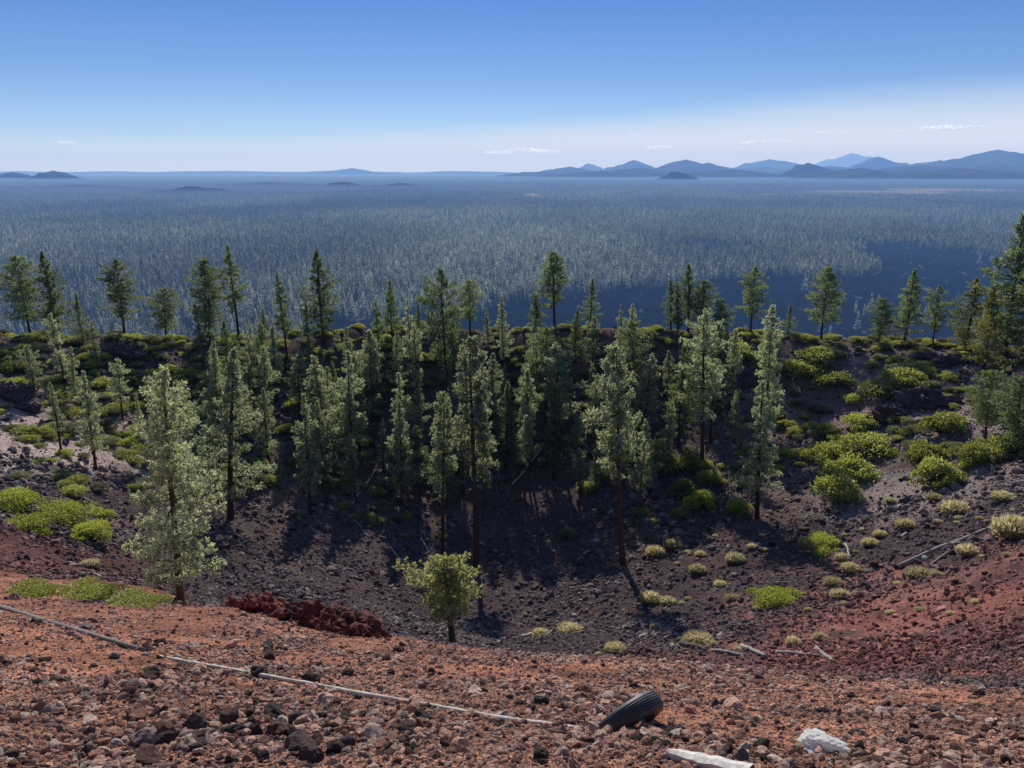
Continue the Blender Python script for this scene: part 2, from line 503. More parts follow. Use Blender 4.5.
def rock_mesh(name, seed, mats, sub=2, sq=(1, .8, .62), smooth=False, rough=.16):
    bm = bmesh.new(); bmesh.ops.create_icosphere(bm, subdivisions=sub + 1, radius=1)
    v = np.array([x.co[:] for x in bm.verts]); f = [[k.index for k in x.verts] for x in bm.faces]; bm.free()
    r = np.random.RandomState(seed)
    for _ in range(11):                                    # broken faces
        n = r.randn(3); n /= np.linalg.norm(n); d = r.uniform(.55, .9)
        s = v @ n; m = s > d
        v[m] -= np.outer(s[m] - d, n)
    ph = r.rand(3) * 20
    for k, (fr, am) in enumerate(((2.3, rough), (5.5, rough * .45), (11, rough * .25))):
        v *= (1 + am * (vnoise(v[:, 0] * fr + ph[0] + v[:, 2] * fr, v[:, 1] * fr + ph[1] - v[:, 2] * fr * .7, seed + k) * 2))[:, None]
    v *= np.array(sq)
    return make_mesh(name, v, f, None, mats, smooth=smooth)


def instance_group(name, pts, rots, scl, idx, protos, shade=None):
    """one stuff object: its vertices carry copies of the proto meshes"""
    me = bpy.data.meshes.new(name)
    me.vertices.add(len(pts)); me.vertices.foreach_set('co', np.asarray(pts, np.float32).ravel())
    a = me.attributes.new('rot', 'FLOAT_VECTOR', 'POINT'); a.data.foreach_set('vector', np.asarray(rots, np.float32).ravel())
    a = me.attributes.new('scl', 'FLOAT_VECTOR', 'POINT'); a.data.foreach_set('vector', np.asarray(scl, np.float32).ravel())
    a = me.attributes.new('idx', 'INT', 'POINT'); a.data.foreach_set('value', np.asarray(idx, np.int32))
    if shade is not None:
        a = me.attributes.new('shade', 'FLOAT', 'POINT'); a.data.foreach_set('value', np.asarray(shade, np.float32))
    o = link(name, me)
    ng = bpy.data.node_groups.new(name + '_scatter', 'GeometryNodeTree')
    ng.interface.new_socket('Geometry', in_out='INPUT', socket_type='NodeSocketGeometry')
    ng.interface.new_socket('Geometry', in_out='OUTPUT', socket_type='NodeSocketGeometry')
    N, L = ng.nodes, ng.links
    gi = N.new('NodeGroupInput'); go = N.new('NodeGroupOutput')
    jn = N.new('GeometryNodeJoinGeometry')
    for pm in protos:
        po = bpy.data.objects.new(pm.name + '_source', pm)
        oi = N.new('GeometryNodeObjectInfo'); oi.inputs['Object'].default_value = po; oi.inputs['As Instance'].default_value = True
        L.new(oi.outputs['Geometry'], jn.inputs[0])
    ip = N.new('GeometryNodeInstanceOnPoints'); ip.inputs['Pick Instance'].default_value = True

    def na(n, t):
        x = N.new('GeometryNodeInputNamedAttribute'); x.data_type = t; x.inputs['Name'].default_value = n; return x.outputs['Attribute']
    L.new(gi.outputs[0], ip.inputs['Points']); L.new(jn.outputs[0], ip.inputs['Instance'])
    L.new(na('idx', 'INT'), ip.inputs['Instance Index'])
    e2r = N.new('FunctionNodeEulerToRotation'); L.new(na('rot', 'FLOAT_VECTOR'), e2r.inputs[0]); L.new(e2r.outputs[0], ip.inputs['Rotation'])
    L.new(na('scl', 'FLOAT_VECTOR'), ip.inputs['Scale'])
    L.new(ip.outputs[0], go.inputs[0])
    md = o.modifiers.new('scatter', 'NODES'); md.node_group = ng
    return o


near_protos = [rock_mesh('stone_shape', 100 + k, [M_rock], 1, (1, rnd.uniform(.65, .95), rnd.uniform(.5, .8))) for k in range(8)]
K = 290000
d = 1.6 * (26.0 / 1.6) ** (RG.rand(K) ** .66)
a = np.radians(RG.uniform(-43, 43, K))
x, y = d * np.sin(a), d * np.cos(a)
dens = .62 + .9 * fbm(x / 1.3, y / 1.3, 201, 3) + .6 * sstep(1.5, -1, x) * sstep(9, 5, y)
keep = RG.rand(K) < np.clip(dens, .12, 1)
keep &= y < np.interp(x, [-30, -12, -7, -3, 0, 5, 10, 25], [25, 25, 23, 16.5, 14.5, 14.2, 13.6, 13.2]) + RG.normal(0, .7, K)
x, y = x[keep], y[keep]
K = len(x)
clump = .75 + .9 * np.clip(fbm(x / .9, y / .9, 207, 2) + .2, 0, 1)
s = np.minimum(.0060 * (1 - RG.rand(K)) ** (-.45), .045) * clump * (1 + .05 * y)
z = ground_z(x, y) + s * .12
instance_group('cinder_gravel', np.stack([x, y, z], 1), RG.uniform(-3.14, 3.14, (K, 3)) * [.25, .25, 1], s[:, None] * RG.uniform(.7, 1.25, (K, 3)),
               RG.randint(0, 8, K), near_protos)
tag(bpy.data.objects['cinder_gravel'], 'loose red and black cinder gravel covering the near slope', 'gravel', kind='stuff')

far_protos = [rock_mesh('rubble_shape', 300 + k, [M_rubble], 1, (1, rnd.uniform(.6, .9), rnd.uniform(.4, .75))) for k in range(8)]
K = 420000
d = 15 * (100. / 15) ** (RG.rand(K) ** .9)
a = np.radians(RG.uniform(-42, 42, K))
x, y = d * np.sin(a), d * np.cos(a)
dens = .7 + 1.0 * fbm(x / 5, y / 5, 221, 4)
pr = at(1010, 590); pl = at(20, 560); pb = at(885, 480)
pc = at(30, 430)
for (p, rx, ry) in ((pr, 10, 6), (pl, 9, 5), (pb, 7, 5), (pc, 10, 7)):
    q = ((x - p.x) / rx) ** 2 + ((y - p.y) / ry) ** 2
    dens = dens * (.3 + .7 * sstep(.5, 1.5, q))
dens = np.where(y > 88, dens * .35, dens)
keep = (RG.rand(K) < np.clip(dens, .03, 1)) & (y > np.interp(x, [-40, -14, -7, -3, 0, 5, 10, 25], [24, 24, 22, 16.5, 15, 15, 14.6, 14]))
x, y = x[keep], y[keep]; K = len(x)
s = np.minimum(np.minimum(.036 * (1 - RG.rand(K)) ** (-.5), .40), .0055 * np.hypot(x, y)) * (.7 + .6 * np.clip(fbm(x / 4, y / 4, 227, 2) + .5, 0, 1)) * (.6 + d.mean() * 0 + .004 * np.hypot(x, y) + .35)
z = ground_z(x, y) + s * .1
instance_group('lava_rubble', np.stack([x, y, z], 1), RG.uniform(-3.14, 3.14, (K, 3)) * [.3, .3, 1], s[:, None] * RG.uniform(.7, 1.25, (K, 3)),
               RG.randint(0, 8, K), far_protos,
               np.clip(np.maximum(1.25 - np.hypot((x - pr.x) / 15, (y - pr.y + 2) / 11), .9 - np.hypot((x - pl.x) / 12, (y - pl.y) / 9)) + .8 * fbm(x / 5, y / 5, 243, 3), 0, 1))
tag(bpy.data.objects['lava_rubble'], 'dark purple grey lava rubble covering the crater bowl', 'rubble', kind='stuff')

# bigger single stones of the near slope
big_meshes = [rock_mesh('rock', 400 + k, [M_rock if k % 3 else M_grey_rock], 2, (1, rnd.uniform(.7, .95), rnd.uniform(.55, .85))) for k in range(9)]
SPECIAL = [  # u, v, size px across, label
    (273, 716, 26, 'pinkish brown angular boulder at the head of the stone pile'), (190, 742, 24, 'flat topped grey stone low in the stone pile'),
    (165, 722, 18, 'pointed dark grey stone beside the stone pile'), (235, 735, 22, 'round grey boulder sunk among reddish stones'),
    (300, 725, 22, 'brown boulder with a rounded top among cinders'), (345, 735, 20, 'dark purple boulder with a deep shadow below'),
    (422, 722, 22, 'pinkish stone casting a black shadow under the long pole'), (460, 750, 24, 'squat brown rock low on the slope above the frame edge'),
    (475, 693, 16, 'flat blue grey stone just above the long pole'), (399, 652, 15, 'pale grey stone below the small round pine'),
    (587, 692, 14, 'dark stone lying uphill of the tyre'), (735, 708, 22, 'broad black rock lying beyond the tyre'),
    (762, 748, 20, 'reddish upright stone near the pale rock'), (200, 668, 12, 'rounded brown stone near the broken stick'),
    (147, 650, 13, 'black stone propped at the end of the grey beam'), (160, 645, 13, 'dark knobbly stone beside the end of the grey beam'),
    (14, 600, 11, 'grey stump-like stone standing behind the grey beam'), (86, 628, 11, 'dark stone touching the middle of the grey beam'),
    (385, 748, 18, 'smooth grey stone below the pinkish stone'), (444, 737, 17, 'pale grey flat stone in reddish soil')]
n_rock = 0
for (u, v, px, lab) in SPECIAL:
    p = at(u, v); sc = px * p.length / F_PX / 2.0
    o = link('rock', big_meshes[n_rock % 9], loc=p + Vector((0, 0, sc * .25)), rot=(rnd.uniform(-.3, .3), rnd.uniform(-.3, .3), rnd.uniform(0, 6.28)), sc=(sc, sc, sc * rnd.uniform(.85, 1.1)))
    tag(o, lab, 'rock', 'larger stones on the near cinder slope'); n_rock += 1
while n_rock < 290:
    if n_rock < 210 and rnd.random() < .7:
        u, v = rnd.gauss(260, 110), rnd.gauss(725, 28)
    else:
        u, v = rnd.uniform(5, 1019), rnd.uniform(628, 764)
    if not (2 < u < 1022 and 625 < v < 766): continue
    p = at(u, v)
    if p is None or p.y > 14: continue
    sc = min(.024 * (1 - rnd.random()) ** (-.42), .085) * (1 + .03 * p.y) * (1.15 if abs(u - 270) < 150 else .8)
    o = link('rock', big_meshes[rnd.randrange(9)], loc=p + Vector((0, 0, sc * .38)), rot=(rnd.uniform(-.4, .4), rnd.uniform(-.4, .4), rnd.uniform(0, 6.28)), sc=(sc, sc * rnd.uniform(.8, 1.1), sc * rnd.uniform(.75, 1.1)))
    tag(o, 'small angular reddish or black stone lying loose on the near cinder slope', 'rock', 'larger stones on the near cinder slope'); n_rock += 1

# ------------------------------------------------------------------ pines
def pine_meshes(seed, h=12., cb=.25, wd=2.3, nl=90, shape='cone', bend=.02, needle=None, tuft=.27, gap=.12, blades=9, tdens=1.0, rtr=.015):
    r = np.random.RandomState(seed)
    wd = wd * 1.5; tdens = tdens * 2.3; tuft = tuft * .82
    g = Geo()
    nseg = 9
    b1, b2 = r.uniform(-1, 1, 2), r.uniform(-1, 1, 2)
    def axis(t):
        return np.array([bend * h * (b1[0] * t * t + .35 * b2[0] * math.sin(5 * t)), bend * h * (b1[1] * t * t + .35 * b2[1] * math.sin(4.2 * t + 1)), h * t])
    ts = np.linspace(0, 1, nseg)
    pts_ = [axis(t) for t in ts]; pts_[0] = pts_[0] - np.array([0, 0, .5])
    rr = [h * rtr * (1.25 if t == 0 else 1) * (1 - t) ** .75 + .018 for t in ts]
    g.tube(pts_, rr, 8, wob=.12)
    cen, dirs = [], []
    blobs = r.uniform(0, 1, 40)
    for k in range(nl):
        t = cb + (1 - cb) * ((k + r.rand()) / nl) ** .9
        tc = (t - cb) / (1 - cb)
        if shape == 'cone': w_ = (1 - tc) ** .75 * (.55 + .45 * min(1, tc * 5))
        elif shape == 'oval': w_ = math.sin(math.pi * min(1, (.14 + .86 * tc))) ** .6 * (1 if tc < .6 else 1)
        elif shape == 'open': w_ = (1 - tc ** 2.2) ** .7 * (.45 + .55 * min(1, tc * 2.5))
        else: w_ = math.sqrt(max(0, 1 - (2 * tc - .75) ** 2 / 1.6)) * (1 if tc < .75 else .8)
        w_ = max(w_, .07)
        if r.rand() < gap: continue
        az = k * 2.39996 + r.uniform(-.7, .7)
        sect = .72 + .45 * math.sin(az * 2 + seed) * math.sin(6 * tc + seed * 1.7)   # lopsided crown
        Lb = wd * w_ * sect * r.uniform(.6, 1.2)
        o = axis(t)
        up = (-.22 if shape != 'round' else -.4) + .75 * tc + r.uniform(-.15, .15)
        hd = np.array([math.cos(az), math.sin(az), 0])
        bp_ = [o, o + hd * Lb * .5 + np.array([0, 0, up * Lb * .42]), o + hd * Lb + np.array([0, 0, up * Lb * .8 + .12 * Lb])]
        g.tube(bp_, [max(.012, .018 * Lb + .01), .01 + .007 * Lb, .006], 3, cap=False)
        nt_ = max(3, int((Lb * 7.5 + 2) * tdens))
        for q in range(nt_):
            f = .22 + .82 * (q + r.rand()) / nt_
            base = bp_[0] * (1 - f) ** 2 + 2 * bp_[1] * f * (1 - f) + bp_[2] * f * f
            side = np.array([-hd[1], hd[0], 0]) * r.uniform(-1, 1) * Lb * .3 * (1.15 - .5 * f)
            c = base + side + np.array([0, 0, r.uniform(-.16, .2)]) * (1 + .25 * Lb)
            if r.rand() < .35 and abs(side).sum() > .15: g.tube([base, c], [.008, .005], 3, cap=False)
            cen.append(c); dd = hd * .5 + side * .8 / (Lb * .3 + .01) + np.array([0, 0, .55]); dirs.append(dd / np.linalg.norm(dd))
    cen.append(axis(1.0)); dirs.append(np.array([0, 0, 1.]))
    cen, dirs = np.array(cen), np.array(dirs)
    nT = len(cen)
    B = blades
    dv = r.randn(nT, B, 3) * .62 + dirs[:, None, :] * .75
    dv /= np.linalg.norm(dv, axis=-1, keepdims=True)
    ln = tuft * r.uniform(.6, 1.15, (nT, B, 1))
    sd = np.cross(dv, r.randn(nT, B, 3)); sd /= np.linalg.norm(sd, axis=-1, keepdims=True)
    wd_ = tuft * .14 * r.uniform(.7, 1.3, (nT, B, 1))
    c = cen[:, None, :] + r.randn(nT, B, 3) * tuft * .12
    a_ = c + sd * wd_; b_ = c - sd * wd_; e_ = c + dv * ln
    mid = c + dv * ln * .55
    v = np.stack([a_, mid + sd * wd_ * 1.1, e_, mid - sd * wd_ * 1.1], 2).reshape(-1, 3)
    n = nT * B
    q = np.arange(n * 4).reshape(n, 4)
    tone = np.repeat(np.clip(r.normal(.5, .2, nT) + .12 * (dirs[:, 2]), 0, 1), B)
    tone = np.clip(tone + r.normal(0, .12, n), 0, 1)
    crown = make_mesh('crown', v, None, q, [needle], attrs={'tone': ('FACE', tone)})
    trunk = g.mesh('trunk', [M_bark], True)
    return trunk, crown, h


KIN = {}
def kin(key, **kw):
    KIN[key] = [pine_meshes(s_, **{**kw, **kw2}) for s_, kw2 in VARS[key]]


VARS = {
    'rim': [(1, dict(shape='cone', cb=.16, wd=2.4)), (2, dict(shape='oval', cb=.22, wd=2.5)), (3, dict(shape='cone', cb=.3, wd=2.0, nl=70, gap=.2)), (4, dict(shape='open', cb=.26, wd=2.3, gap=.18)), (5, dict(shape='cone', cb=.08, wd=2.1)), (6, dict(shape='cone', cb=.2, wd=1.9, gap=.3)), (7, dict(shape='open', cb=.18, wd=2.1, gap=.25))],
    'inner': [(11, dict(shape='cone', cb=.12, wd=2.1)), (12, dict(shape='cone', cb=.2, wd=1.75, nl=80)), (13, dict(shape='oval', cb=.3, wd=1.6, gap=.25)), (14, dict(shape='open', cb=.42, wd=1.4, gap=.25)), (15, dict(shape='cone', cb=.28, wd=2.0, gap=.25, nl=75)), (16, dict(shape='open', cb=.2, wd=1.5, gap=.3))],
    'old': [(21, dict(shape='open', cb=.42, wd=2.2, nl=62, gap=.12))],
    'big': [(31, dict(shape='cone', cb=.1, wd=2.9, nl=100, gap=.18, blades=10, tuft=.25))],
    'giant2': [(38, dict(shape='cone', cb=.12, wd=2.4, nl=110, gap=.12))],
    'giant': [(35, dict(shape='open', cb=.1, wd=2.5, nl=100, gap=.1)), (36, dict(shape='cone', cb=.05, wd=2.9, nl=100, gap=.12)), (37, dict(shape='oval', cb=.12, wd=2.4, nl=80, gap=.2))],
    'thin': [(51, dict(shape='cone', cb=.3, wd=1.25, nl=60, gap=.15)), (52, dict(shape='cone', cb=.1, wd=1.3, nl=70))],
    'young': [(41, dict(h=6., shape='round', cb=.46, wd=1.9, nl=80, gap=.2, tuft=.24, tdens=1.0, bend=.04, rtr=.034, blades=11))],
}
kin('rim', needle=M_needle); kin('inner', needle=M_glare_needle); kin('old', needle=M_needle); kin('giant', needle=M_olive); kin('giant2', needle=M_needle)
kin('big', needle=M_glare_needle); kin('young', needle=M_young); kin('thin', needle=M_glare_needle)


def plant_pine(kind, vi, base, hgt, lean=(0, 0), label=None, group=None, rz=None, wide=1.0):
    tr, cr, h = KIN[kind][vi % len(KIN[kind])]
    s_ = hgt / h
    root = link('pine_tree', None, loc=base, rot=(lean[0], lean[1], 0), sc=(s_ * wide, s_ * wide, s_))
    root.rotation_mode = 'XYZ'
    tag(root, label, 'tree', group)
    z_ = rnd.uniform(0, 6.28) if rz is None else rz
    for nm, dt in (('trunk', tr), ('crown', cr)):
        c = link(nm, dt, root); c.rotation_euler = (0, 0, z_)
    return root


def h_for(p, vt):
    """height of a vertical thing standing at p whose top reaches image row vt"""
    lo, hi = .2, 60
    for _ in range(40):
        m_ = (lo + hi) / 2
        if proj((p.x, p.y, p.z + m_))[1] > vt: lo = m_
        else: hi = m_
    return lo


G_RIM = 'pines standing on the far crater rim'
G_IN = 'pines growing on the crater walls and floor'
TREES = [  # kind, variant, base u, base v, top u, top v, group, label, width
    ('rim', 1, 31, 338, 16, 257, G_RIM, 'leaning pine at the end of the rim, with two dark stems showing', 1),
    ('rim', 0, 60, 345, 41, 253, G_RIM, 'tall feathery pine leaning beside the rim-end pine', 1.0),
    ('rim', 4, 84, 348, 76, 294, G_RIM, 'short yellow green pine beside the tall feathery pine', .9),
    ('rim', 3, 125, 329, 114, 261, G_RIM, 'lone spreading pine with bare lower trunk on open rim', 1.1),
    ('rim', 1, 166, 337, 165, 289, G_RIM, 'squat dark round headed pine among green rim shrubs', 1.25),
    ('rim', 1, 206, 334, 205, 260, G_RIM, 'dense dark pine just beside the slender taller one', .9),
    ('rim', 4, 209, 342, 209, 295, G_RIM, 'small bushy pine in front of the dense dark pine', 1.1),
    ('rim', 2, 239, 334, 227, 246, G_RIM, 'slender tall dark pine with a narrow pointed crown', 1),
    ('rim', 0, 265, 338, 263, 309, G_RIM, 'tiny conical pine between two tall rim pines', 1),
    ('rim', 2, 288, 364, 278, 275, G_RIM, 'thin spired pine with a sparse ragged crown', .8),
    ('rim', 0, 324, 344, 315, 252, G_RIM, 'full conical dark pine, broadest of the rim trees', 1.1),
    ('rim', 2, 379, 372, 377, 302, G_RIM, 'thin pine with a bare pointed top against pale crowns', .8),
    ('rim', 0, 393, 342, 389, 281, G_RIM, 'dark conical pine behind a thin pointed pine', .9),
    ('inner', 1, 411, 374, 408, 300, G_IN, 'pale slender pine between two dark conical pines', .8),
    ('rim', 3, 447, 402, 439, 271, G_RIM, 'tall pine with a long bare dark trunk below its crown', .8),
    ('rim', 1, 470, 328, 469, 281, G_RIM, 'compact round topped pine standing alone beyond the bare trunked pine', 1.05),
    ('inner', 0, 503, 366, 502, 298, G_IN, 'narrow pine growing just behind the rim gap', .8),
    ('old', 0, 555, 346, 551, 253, G_RIM, 'old flat topped pine with a thick bare trunk and open crown', 1.15),
    ('rim', 3, 537, 342, 535, 296, G_RIM, 'short pine tucked beside the old flat topped pine', 1),
    ('rim', 4, 590, 334, 593, 279, G_RIM, 'conical pine next to a patch of red soil on the rim', 1),
    ('inner', 1, 620, 360, 622, 306, G_IN, 'first of the twin slim pines beside red rim soil', .8),
    ('inner', 0, 632, 362, 632, 305, G_IN, 'second of the twin slim pines, nearer the red cliff', .8),
    ('rim', 0, 688, 331, 689, 265, G_RIM, 'tallest pine of the tight clump over the dark lava flow', 1.1),
    ('rim', 4, 671, 327, 670, 280, G_RIM, 'dark pine on one side of the tight rim clump', 1),
    ('rim', 2, 677, 350, 678, 284, G_RIM, 'narrow pine in front of the tight rim clump', .9),
    ('rim', 1, 703, 331, 704, 281, G_RIM, 'bushy pine on the bare-rim side of the tight clump', 1.1),
    ('rim', 3, 750, 334, 755, 268, G_RIM, 'isolated triangular pine silhouetted against the black lava', 1.1),
    ('rim', 1, 821, 339, 827, 268, G_RIM, 'isolated dense pine with a leaning tip against the black lava', 1.0),
    ('rim', 4, 788, 338, 790, 305, G_RIM, 'small faint pine just behind the rim between two isolated pines', 1),
    ('rim', 1, 878, 348, 883, 299, G_RIM, 'low wide pine first of three on the rim knoll', 1.15),
    ('rim', 0, 903, 347, 915, 270, G_RIM, 'tallest of three pines on the rim knoll', 1.1),
    ('rim', 3, 932, 347, 939, 286, G_RIM, 'sparse thin pine last of three on the rim knoll', .9),
    ('giant', 1, 966, 350, 977, 279, G_RIM, 'yellow green bushy pine beside the giant dark pine', 1.2),
    ('giant2', 0, 1004, 362, 1024, 217, G_RIM, 'giant dark pine rising highest at the end of the rim', 1.1),
    ('giant', 1, 984, 368, 994, 288, G_RIM, 'dense yellow green pine below the giant dark pine', 1.1),
    ('giant', 2, 1040, 372, 1062, 262, G_RIM, 'bushy pine partly cut off behind the giant dark pine', 1.1),
    ('inner', 0, 330, 476, 316, 357, G_IN, 'glare-silvered pine with a pointed top below the broadest rim pine', 1),
    ('inner', 1, 352, 474, 347, 352, G_IN, 'glare-silvered slim pine standing next to the pointed glare-silvered pine', 1),
    ('inner', 3, 475, 572, 473, 341, G_IN, 'very tall thin trunked pine reaching the crater floor', .8),
    ('inner', 0, 492, 440, 491, 355, G_IN, 'grey green pine close behind the very tall thin trunked pine', 1),
    ('inner', 2, 592, 384, 593, 318, G_IN, 'small pine under the red rim soil', 1),
    ('inner', 3, 624, 566, 610, 349, G_IN, 'tall pine with long dark bare trunk rising from striped shadows', .85),
    ('inner', 2, 702, 462, 702, 312, G_IN, 'lacy glare-silvered pine below the tight rim clump', .85),
    ('inner', 2, 560, 450, 558, 345, G_IN, 'shaded pine directly below the old flat topped pine', 1.1),
    ('inner', 0, 648, 494, 647, 420, G_IN, 'little green conical pine near bright green shrubs', .9),
    ('inner', 1, 96, 470, 86, 372, G_IN, 'slim grey pine beside a pale bare slope', .95),
    ('big', 0, 179, 600, 163, 372, G_IN, 'big ragged pine standing on the crater edge, nearest of the large pines', .92),
    ('inner', 0, 231, 518, 230, 350, G_IN, 'tall glare-silvered pine just behind the big ragged pine', 1.05),
    ('inner', 2, 36, 404, 28, 345, G_IN, 'small pine with a leaning bare stem on the pale slope', .9),
    ('inner', 1, 76, 408, 70, 348, G_IN, 'thin pine with a dark leaning stem above the pale slope', .9),
    ('inner', 0, 765, 440, 770, 308, G_IN, 'tall conical pine with pale needles below the isolated triangular pine', .85),
    ('inner', 1, 757, 518, 762, 384, G_IN, 'pale pine with a short bare trunk above the shaded hollow', 1.0),
    ('young', 0, 453, 643, 446, 561, G_IN, 'small rounded yellow green pine with a stout bare trunk', 1),
    ('inner', 3, 444, 560, 442, 395, G_IN, 'dark straight trunked pine in the shadow of the crater floor', .7),
    ('inner', 2, 300, 420, 298, 352, G_IN, 'dull green pine beside the glare-silvered pointed pine', 1),
    ('inner', 3, 530, 470, 527, 370, G_IN, 'thin pine in the shadowed middle of the wall', .8),
    ('rim', 1, 985, 440, 990, 372, G_IN, 'broad olive tree above the grey slope, under the giant pine', 1.2),
    ('rim', 1, 1015, 455, 1022, 378, G_IN, 'olive tree at the end of the grey slope', 1.2),
]
tree_xy = []
for i_, (k_, vi, ub, vb, ut, vt, grp, lab, wd) in enumerate(TREES):
    p = at(ub, vb)
    H = h_for(p, vt)
    # lean so that the tip lands where it is seen
    d_ = p.y * CP - (p.z + H) * SP
    xt = (ut - 512) / F_PX * d_
    ln = math.atan2(xt - p.x, H)
    ln = max(-.14, min(.14, ln * .9))
    plant_pine(k_, vi, p, H / math.cos(ln), (rnd.uniform(-.02, .02), ln), lab, grp, wide=wd)
    tree_xy.append((p.x, p.y))

LAB_FILL = ['dull green pine in the crowded stand on the shaded crater wall', 'slender grey green pine in the crowded stand on the shaded crater wall']
nfill = 0; tries = 0
while nfill < 74 and tries < 4000:
    tries += 1
    u = rnd.uniform(215, 735); v = rnd.uniform(340, 512) if rnd.random() < .6 else rnd.uniform(430, 515)
    if v > 450 and not 300 < u < 670: continue
    p = at(u, v)
    if p is None or p.y > 101: continue
    if min((p.x - a_) ** 2 + (p.y - b_) ** 2 for a_, b_ in tree_xy) < 2.6 ** 2: continue
    H = rnd.uniform(5.5, 11.5)
    top = proj((p.x, p.y, p.z + H))[1]
    if top < 312: H *= .6
    kk = rnd.choice(['inner', 'inner', 'inner', 'rim'])
    plant_pine(kk, rnd.randrange(7), p, H, (rnd.uniform(-.03, .03), rnd.uniform(-.04, .04)),
               LAB_FILL[0] if kk == 'rim' else LAB_FILL[1], 'crowded stand of pines on the shaded crater wall' if kk == 'rim' else 'slender pines of the crowded stand on the crater wall', wide=rnd.uniform(.75, 1.0))
    tree_xy.append((p.x, p.y)); nfill += 1
for _ in range(26):                                        # scattered small ones on the left wall
    p = at(rnd.uniform(60, 290), rnd.uniform(365, 470))
    if p is None or min((p.x - a_) ** 2 + (p.y - b_) ** 2 for a_, b_ in tree_xy) < 2.4 ** 2: continue
    plant_pine(rnd.choice(['inner', 'thin']), rnd.randrange(7), p, rnd.uniform(3.5, 8), (0, rnd.uniform(-.05, .05)),
               'pine scattered on the shrubby wall behind the big ragged pine', 'pines scattered on the shrubby crater wall', wide=1.0)
    tree_xy.append((p.x, p.y))


# ------------------------------------------------------------------ plain forest
def far_tree_mesh(seed, tiers=9, seg=7):
    r = np.random.RandomState(seed)
    V_, T_, tone, mi = [], [], [], []
    n0 = 0
    V_ += [(-.22, 0, -.5), (.11, .19, -.5), (.11, -.19, -.5), (0, 0, 13)]; T_ += [(0, 1, 3), (1, 2, 3), (2, 0, 3)]; tone += [0] * 3; mi += [1] * 3; n0 = 4
    for k in range(tiers * 9):
        t = r.rand() ** 1.15
        z0 = 2.5 + 15 * t
        w_ = 3.3 * (1 - t) ** .8 + .3
        a0 = r.rand() * 6.28; L = w_ * r.uniform(.7, 1.15)
        d_ = np.array([math.cos(a0), math.sin(a0), 0]); s_ = np.array([-d_[1], d_[0], 0])
        c = np.array([0, 0, z0])
        wv = w_ * r.uniform(.28, .45)
        V_ += [c + s_ * wv * .3 + [0, 0, .5], c + d_ * L * .7 + s_ * wv + [0, 0, r.uniform(-.9, .3)], c + d_ * L + [0, 0, r.uniform(-.6, .8)], c + d_ * L * .6 - s_ * wv + [0, 0, r.uniform(-.2, 1.3)]]
        T_ += [(n0, n0 + 1, n0 + 2), (n0, n0 + 2, n0 + 3)]; n0 += 4
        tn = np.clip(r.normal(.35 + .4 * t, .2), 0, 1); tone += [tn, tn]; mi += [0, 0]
    V_ += [(-.3, 0, 16), (.3, .2, 16), (.2, -.3, 16), (0, 0, 18.6)]; T_ += [(n0, n0 + 1, n0 + 3), (n0 + 1, n0 + 2, n0 + 3), (n0 + 2, n0, n0 + 3)]; tone += [.8] * 3; mi += [0] * 3
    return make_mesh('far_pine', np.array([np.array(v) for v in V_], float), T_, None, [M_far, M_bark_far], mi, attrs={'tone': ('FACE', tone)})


far_protos_t = [far_tree_mesh(500 + k) for k in range(7)]


def forest_pts(K, r0, r1, expo, amax=41):
    u_ = RG.rand(K)
    if expo == 2: r = np.sqrt(r0 ** 2 + u_ * (r1 ** 2 - r0 ** 2))
    else: r = r0 * (r1 / r0) ** u_
    a = np.radians(RG.uniform(-amax, amax, K))
    x, y = r * np.sin(a), r * np.cos(a)
    k = ~lava_mask(x, y)
    dn = .75 + 1.2 * fbm(x / 130, y / 220, 301, 4)
    k &= RG.rand(K) < np.clip(dn, .25, 1)
    for (u, v, ru, rv) in [(68, 288, 20, 8), (875, 193, 72, 2.4), (950, 191, 62, 2.2), (785, 196, 18, 2.4), (532, 196, 9, 2.4)]:
        x0, y0 = on_plain(u, v); xa, ya = on_plain(u + ru, v); xb, yb = on_plain(u, v - rv)
        k &= ((x - x0) / (xa - x0)) ** 2 + ((y - y0) / (yb - y0)) ** 2 > 1
    return x[k], y[k]


xs1, ys1 = forest_pts(100000, 560, 2000, 2)
xs2, ys2 = forest_pts(200000, 2000, 13000, 1)
x = np.concatenate([xs1, xs2]); y = np.concatenate([ys1, ys2])
# a few strays on the lava
K = 1500
rr_ = RG.uniform(600, 2800, K); aa_ = np.radians(RG.uniform(5, 38, K))
xl, yl = rr_ * np.sin(aa_), rr_ * np.cos(aa_)
kl = lava_mask(xl, yl) & (fbm(xl / 90, yl / 160, 311, 3) > .46)
x = np.concatenate([x, xl[kl]]); y = np.concatenate([y, yl[kl]])
z = plain_z(x, y)
hs = RG.uniform(.6, 1.45, len(x)) * (1 + .00003 * np.hypot(x, y))
# rows where the trees actually clear the crater rim
dd = y * CP - (z + 18) * SP
vtop = 384 - F_PX * (y * SP + (z + 18 * hs) * CP) / dd
uu = 512 + F_PX * x / dd
vis = (vtop < 325) & (uu > 4) & (uu < 1020)
cand = np.nonzero(vis)[0]
